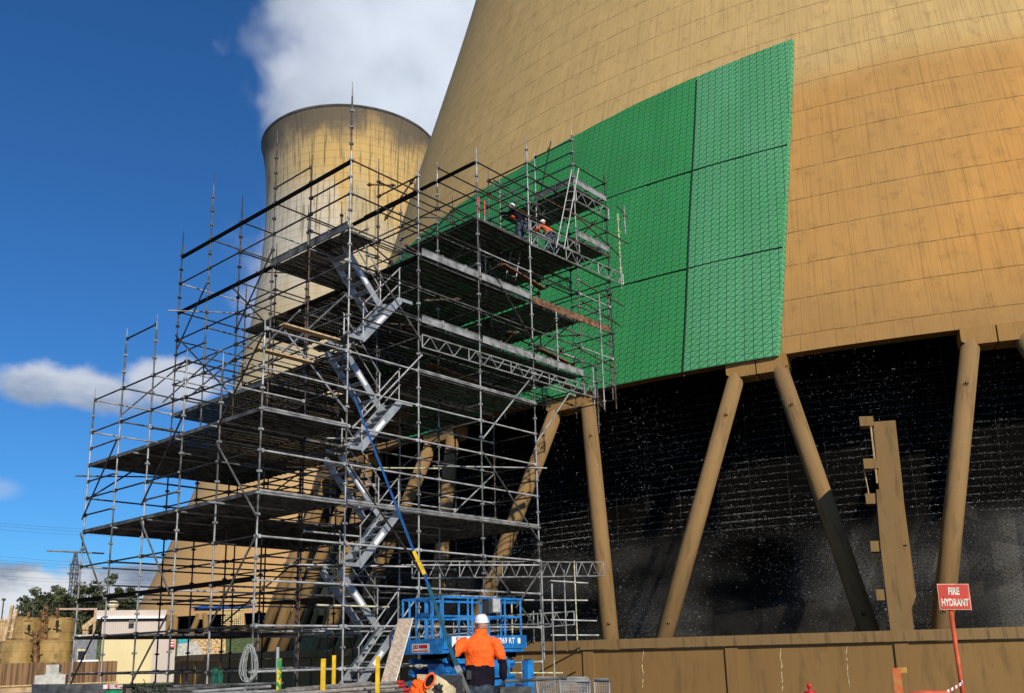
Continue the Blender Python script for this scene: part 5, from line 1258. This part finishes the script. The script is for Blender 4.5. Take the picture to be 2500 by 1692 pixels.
# grey building and stair ramp
gb = thing('plant_room', 'small grey plant building with a pale roof edge behind the tanks', 'building')
def facebox(name, x0, x1, y0, y1, d, dep, m_, par, z0=0):
    a, b = at(x0, y0, d), at(x1, y0, d); dd = (b - a); dd.z = 0; L = dd.length; dd.normalize(); nn_ = Vector((-dd.y, dd.x, 0)); zt3 = a.z; zb3 = z0 if y1 is None else at(x0, y1, d).z
    g = MB(); g.box(Vector(((a.x + b.x) / 2, (a.y + b.y) / 2, (zt3 + zb3) / 2)) + nn_ * dep / 2, L, dep, zt3 - zb3, (dd, nn_, UP)); return g.build(name, m_, par)
facebox('wall', 172, 238, 1556, None, 63, 4, mat('blue_grey_wall', (.22, .23, .25), .8), gb); facebox('roof', 170, 240, 1550, 1556, 62.9, 4.2, mat('pale_roof_edge', (.55, .52, .46), .7), gb)
facebox('door', 189, 210, 1585, 1618, 62.96, .05, mat('cream_door_frame', (.65, .55, .30), .6), gb); facebox('window', 191, 207, 1590, 1612, 62.9, .04, mat('dark_window', (.02, .03, .05), .2), gb)
wtk = thing('water_drum', 'low white drum trolley standing in front of the grey building', 'drum'); g = MB(); a, b = at(190, 1618, 55), at(240, 1617, 55); g.tube(a, b, .14, 12); g.build('drum', white, wtk)
rp = thing('timber_ramp', 'orange timber stair ramp climbing to the shed roof', 'stair')
g = MB(); g.bar(at(203, 1534, 72), at(236, 1508, 72), .2, .35, upv=UP); g.bar(at(201, 1532, 72), at(216, 1532, 72), .3, .3); g.build('ramp', wood, rp)
for x, y0 in ((206, 1540), (213, 1540), (234, 1490)):
    g = MB(); g.bar(at(x, y0, 72), Vector((at(x, y0, 72).x, at(x, y0, 72).y, 0)), .15, .15, upv=Vector((0, 1, 0))); g.build('post', wood, rp)
g = MB(); g.bar(at(142, 1487, 72), at(237, 1487, 72), .12, .12); g.build('beam', mat('pink_primed_steel', (.55, .36, .27), .7), rp)
# shed
sh = thing('clad_shed', 'cream and pale pink corrugated shed with white fascia behind the scaffold', 'shed')
facebox('wall', 250, 374, 1549, None, 70, 6, creamc, sh); facebox('upper_wall', 250, 405, 1515, 1549, 70.0, 6, pinkc, sh); facebox('side_wall', 374, 430, 1549, None, 70.05, 6, pinkc, sh)
facebox('fascia', 236, 407, 1505, 1511, 69.7, 6.6, white, sh); facebox('roof', 236, 407, 1490, 1505, 69.9, 6.2, pinkc, sh); facebox('gutter_shadow_board', 240, 405, 1511, 1515, 69.85, 6.2, blackm, sh)
rs_ = thing('red_wall_sign', 'small red and white safety sign on the pale wall of the shed', 'sign')
facebox('sign_plate', 414, 427, 1565, 1581, 69.8, .03, signred, rs_); facebox('white_band', 415, 425, 1568, 1571, 69.76, .02, white, rs_); facebox('white_band', 416, 424, 1575, 1578, 69.76, .02, white, rs_)
facebox('lamp', 315, 328, 1514, 1523, 69.5, .3, mat('grey_lamp', (.15, .14, .13), .6), sh)
vt = thing('roof_vent', 'cream mushroom vent on the shed roof', 'vent'); a = at(275, 1488, 71); g = MB(); g.lathe((a.x, a.y, a.z - .1), [(.22, 0), (.22, .25), (.36, .30), (.40, .45), (.36, .6), (.2, .68), (0, .7)], 16); g.build('vent_cap', mat('cream_metal', (.75, .66, .45), .6), vt, smooth=True)
# bits seen through the scaffold
g = MB(); a = [at(455, 1556, 62), at(550, 1552, 62), at(552, 1604, 62), at(447, 1604, 62)]; tag(plate('osb_board', a, .03, mat('osb_sheet', (.62, .42, .20), .9, 0, .4, 9)), 'yellowish chipboard sheet standing behind the left end of the basin wall', 'board')
mg = thing('mesh_gate_panels', 'yellow wire gate panels stacked beside the far tower foot', 'gate')
g = MB()
for k in range(12): g.tube(at(543 + k * 4.6, 1489, 75), at(543 + k * 4.6, 1526, 75), .03, 5)
for k in range(8): g.tube(at(540, 1490 + k * 5, 75), at(597, 1489 + k * 5, 75), .03, 5)
g.build('wires', mat('yellow_wire', (.70, .55, .25), .6), mg); g = MB(); g.bar(at(540, 1489, 74.9), at(597, 1488, 74.9), .08, .08); g.build('top_bar', mat('yellow_wire2', (.70, .55, .25), .6), mg)
tp = blobmesh('blue_tarpaulin', at(540, 1484, 76), 2.2, .6, .22, mat('blue_tarp', (.02, .08, .30), .5), 9, amp=.15, sub=3); tag(tp, 'crumpled blue tarpaulin on top of the yellow gate panels', 'tarpaulin')
g = MB(); a = [at(436, 1553, 61), at(474, 1553, 61), at(462, 1568, 61), at(436, 1574, 61)]; tag(plate('turquoise_panel', a, .3, mat('turquoise_paint', (.02, .33, .38), .5)), 'turquoise machine panel beside the chipboard sheet', 'panel')
a = [at(434, 1572, 60), at(480, 1566, 60), at(500, 1606, 60), at(432, 1608, 60)]; tag(plate('concrete_ramp', a, .4, concg), 'grey sloping concrete slab left of the chipboard sheet', 'slab')

# ------------------------------------------------------------------ trees
leafm = mat('dark_eucalypt_leaves', (.085, .10, .045), .8, 0, .6, .5, spec=.2); barkm = mat('bark', (.16, .11, .07), .9, 0, .3, 3)
def tree(x, ytop, d, wpx, seed, label, dense=1.0):
    r4 = random.Random(seed); top = at(x, ytop, d); H = top.z; bx, by = top.x, top.y; hw = wpx / 2 / F * d; t = thing('tree', label, 'tree', 'trees on the skyline')
    hw *= 1.75; g = MB(); p = Vector((bx, by, 0)); q = Vector((bx + r4.uniform(-.4, .4), by, H * .55)); g.tube(p, q, .32, 9, r2=.2); 
    clumps = []; nC = int(26 * dense)
    for k in range(nC):
        a = r4.uniform(0, 6.28); rr5 = hw * math.sqrt(r4.random()) * .8; z = H * (.32 + .60 * r4.random() ** .8); k2 = 1 - max(0, (z / H - .6)) * 1.5
        c = Vector((bx + rr5 * math.cos(a) * k2, by + rr5 * math.sin(a) * k2 * .8, z)); clumps.append((c, hw * r4.uniform(.24, .46) * (1.15 - .5 * z / H))); g.tube(q.lerp(p, r4.uniform(0, .35)), c, .10, 5, r2=.03)
    clumps.append((Vector((bx, by, H - hw * .22)), hw * .25))
    g.build('trunk', barkm, t)
    g = MB()
    for c, r_ in clumps:
        for m_ in range(190):
            v = Vector((r4.gauss(0, 1), r4.gauss(0, 1), r4.gauss(0, 1))).normalized() * (r_ * r4.uniform(.3, 1.25)); v.z *= .75; P_ = c + v; s_ = r4.uniform(.10, .24)
            n1_ = Vector((r4.gauss(0, 1), r4.gauss(0, 1), r4.gauss(0, 1))).normalized(); X_ = n1_.orthogonal().normalized(); Y_ = n1_.cross(X_)
            g.face([P_ - X_ * s_, P_ + Y_ * s_ * .6, P_ + X_ * s_, P_ - Y_ * s_ * .6])
    g.build('crown', leafm, t)
for k, a in enumerate(((88, 1433, 150, 52, 1, 'rounded dark tree at the left end of the skyline clump'), (115, 1446, 140, 60, 2, 'low bushy tree right of the leftmost tree'), (137, 1428, 165, 46, 3, 'slim pale tree just left of the pylon'), (160, 1447, 140, 66, 4, 'broad dark tree in front of the pylon foot'), (200, 1420, 155, 46, 5, 'dense dark tree right of the pylon'),
                       (235, 1417, 155, 44, 6, 'pointed dark tree between the pylon and the tallest tree'), (278, 1400, 150, 42, 7, 'tallest open-crowned gum tree of the clump'), (215, 1452, 130, 80, 8, 'wide low tree above the grassy bank'), (255, 1448, 135, 60, 9, 'bushy dark tree below the tallest gum'), (318, 1432, 150, 40, 10, 'tree at the right end beside the far tower foot'), (70, 1468, 140, 36, 11, 'small tree at the far left above the tanks'), (300, 1458, 130, 60, 12, 'low dark tree above the shed roof vent'))):
    tree(*a, dense=(.6 if k == 6 else 1.0))
# pylon and wires
py = thing('transmission_tower', 'steel lattice transmission tower rising behind the trees', 'pylon')
g = MB(); d = 420; bx = at(164, 1600, d); H = at(164, 1345, d).z; prev = None
for k in range(15):
    t = k / 14; z = H * t; hw = (5.2 * (1 - t) ** 1.25 + .9) if t < .72 else (1.7 + (.6 if t < .88 else -1.2 * (t - .88) * 8)); hw = max(.3, hw * .5); cur = [Vector((bx.x + sx_ * hw, bx.y + sy_ * hw, z)) for sx_, sy_ in ((-1, -1), (1, -1), (1, 1), (-1, 1))]
    if prev:
        for i in range(4): g.tube(prev[i], cur[i], .22, 4, cap=False); g.tube(prev[i], cur[(i + 1) % 4], .12, 4, cap=False); g.tube(prev[(i + 1) % 4], cur[i], .12, 4, cap=False)
    for i in range(4): g.tube(cur[i], cur[(i + 1) % 4], .12, 4, cap=False)
    prev = cur
g.build('lattice', mat('grey_lattice_steel', (.10, .11, .13), .7), py)
g = MB()
for z_, w_ in ((.80, 3.0), (.88, 2.4)): g.bar(Vector((bx.x - w_ * .4, bx.y - w_, H * z_)), Vector((bx.x + w_ * .4, bx.y + w_, H * z_)), .4, .6)
g.build('cross_arm', mat('grey_lattice_steel', (.10, .11, .13), .7), py)
wm_ = mat('dark_wire', (.10, .11, .13), .6)
for k, (ya, yb) in enumerate(((1265, 1296), (1272, 1303), (1281, 1311), (1346, 1378), (1355, 1386), (1362, 1392), (1379, 1398), (1396, 1416), (1402, 1424))):
    g = MB(); pts = []
    for i in range(21):
        t = i / 20; x = -120 + 570 * t; y = ya + (yb - ya) * t + 9 * math.sin(math.pi * t); pts.append(at(x, y, 330 + 60 * t))
    g.path(pts, .045, 4); tag(g.build('power_line', wm_), ['topmost', 'second', 'third', 'fourth', 'fifth', 'sixth', 'seventh', 'eighth', 'lowest'][k] + ' power line from the top crossing the sky at the left', 'power line', 'power lines at the left')
lp_ = thing('lamp_post', 'thin grey lamp post at the far left against the cloud', 'lamp post'); g = MB(); a = at(9, 1466, 120); g.tube(a, Vector((a.x - .1, a.y, 0)), .08, 6); g.build('post', galv2, lp_); g = MB(); g.box(a + UP * .1, .3, .3, .25); g.build('lamp_head', galv2, lp_)
# curved-top fence posts on the bank
for k, (x, y0, y1) in enumerate(((82, 1477, 1500), (108, 1475, 1500), (129, 1475, 1500), (146, 1478, 1500))):
    g = MB(); a, b = at(x, y0, 95), at(x - 1, y1, 95); b.z = 2; g.tube(Vector((a.x, a.y, 2)), a, .04, 5); tag(g.build('fence_post', galv2), ['leftmost', 'second from left', 'third from left', 'rightmost'][k] + ' thin grey fence post on the bank behind the tanks', 'fence post', 'fence posts on the bank')

# ------------------------------------------------------------------ steam plume (volume)
ma = bpy.data.materials.new('steam'); ma.use_nodes = True; N = NT(ma.node_tree)
tcn = N.n('ShaderNodeTexCoord').outputs['Object']; s = N.n('ShaderNodeSeparateXYZ'); N.l(tcn, s.inputs[0]); x_, y_, z_ = s.outputs
nz1 = N.noise(N.mapv(tcn, (1, 1, 1)), .020, 6, .58, .3)
# left edge of the plume: x > edge(z); local frame has origin over the far tower rim
wav = N.m('MULTIPLY', N.m('SINE', N.m('MULTIPLY', N.m('ADD', z_, -6), .098)), 5.0)
edge = N.m('ADD', N.m('SUBTRACT', N.m('MULTIPLY', z_, -.06), 25.0), wav)
dn1 = N.m('DIVIDE', N.m('SUBTRACT', x_, edge), 9.0)
nz2 = N.noise(tcn, .075, 5, .6, .5)
body = N.m('ADD', N.m('ADD', dn1, N.m('MULTIPLY', N.m('SUBTRACT', nz1, .5), 6.0)), N.m('MULTIPLY', N.m('SUBTRACT', nz2, .5), 3.4))
yy = N.m('ABSOLUTE', N.m('DIVIDE', y_, 38.0)); zf = N.sm(z_, -46, -20); 
dens = N.m('MULTIPLY', N.m('MULTIPLY', N.sm(body, .2, 2.0), N.sm(yy, 1.0, .5)), N.m('MULTIPLY', zf, N.m('ADD', .03, N.m('MULTIPLY', N.sm(nz2, .36, .62), .09))))
vol = N.n('ShaderNodeVolumePrincipled'); vol.inputs['Color'].default_value = (.955, .98, 1, 1); vol.inputs['Anisotropy'].default_value = -.15; N.l(dens, vol.inputs['Density'])
o = N.n('ShaderNodeOutputMaterial'); N.l(vol.outputs[0], o.inputs['Volume'])
pc = Vector((math.sin(FT), math.cos(FT), 0)); pr_ = Vector((math.cos(FT), -math.sin(FT), 0))
g = MB(); g.box((33, 0, 50), 164, 80, 196)
st = g.build('steam_plume', ma); st.matrix_world = Matrix((pr_, pc, UP)).transposed().to_4x4(); st.location = pc * 262 + UP * 118
tag(st, 'white steam plume drifting behind and above the far cooling tower', 'steam', kind='stuff')
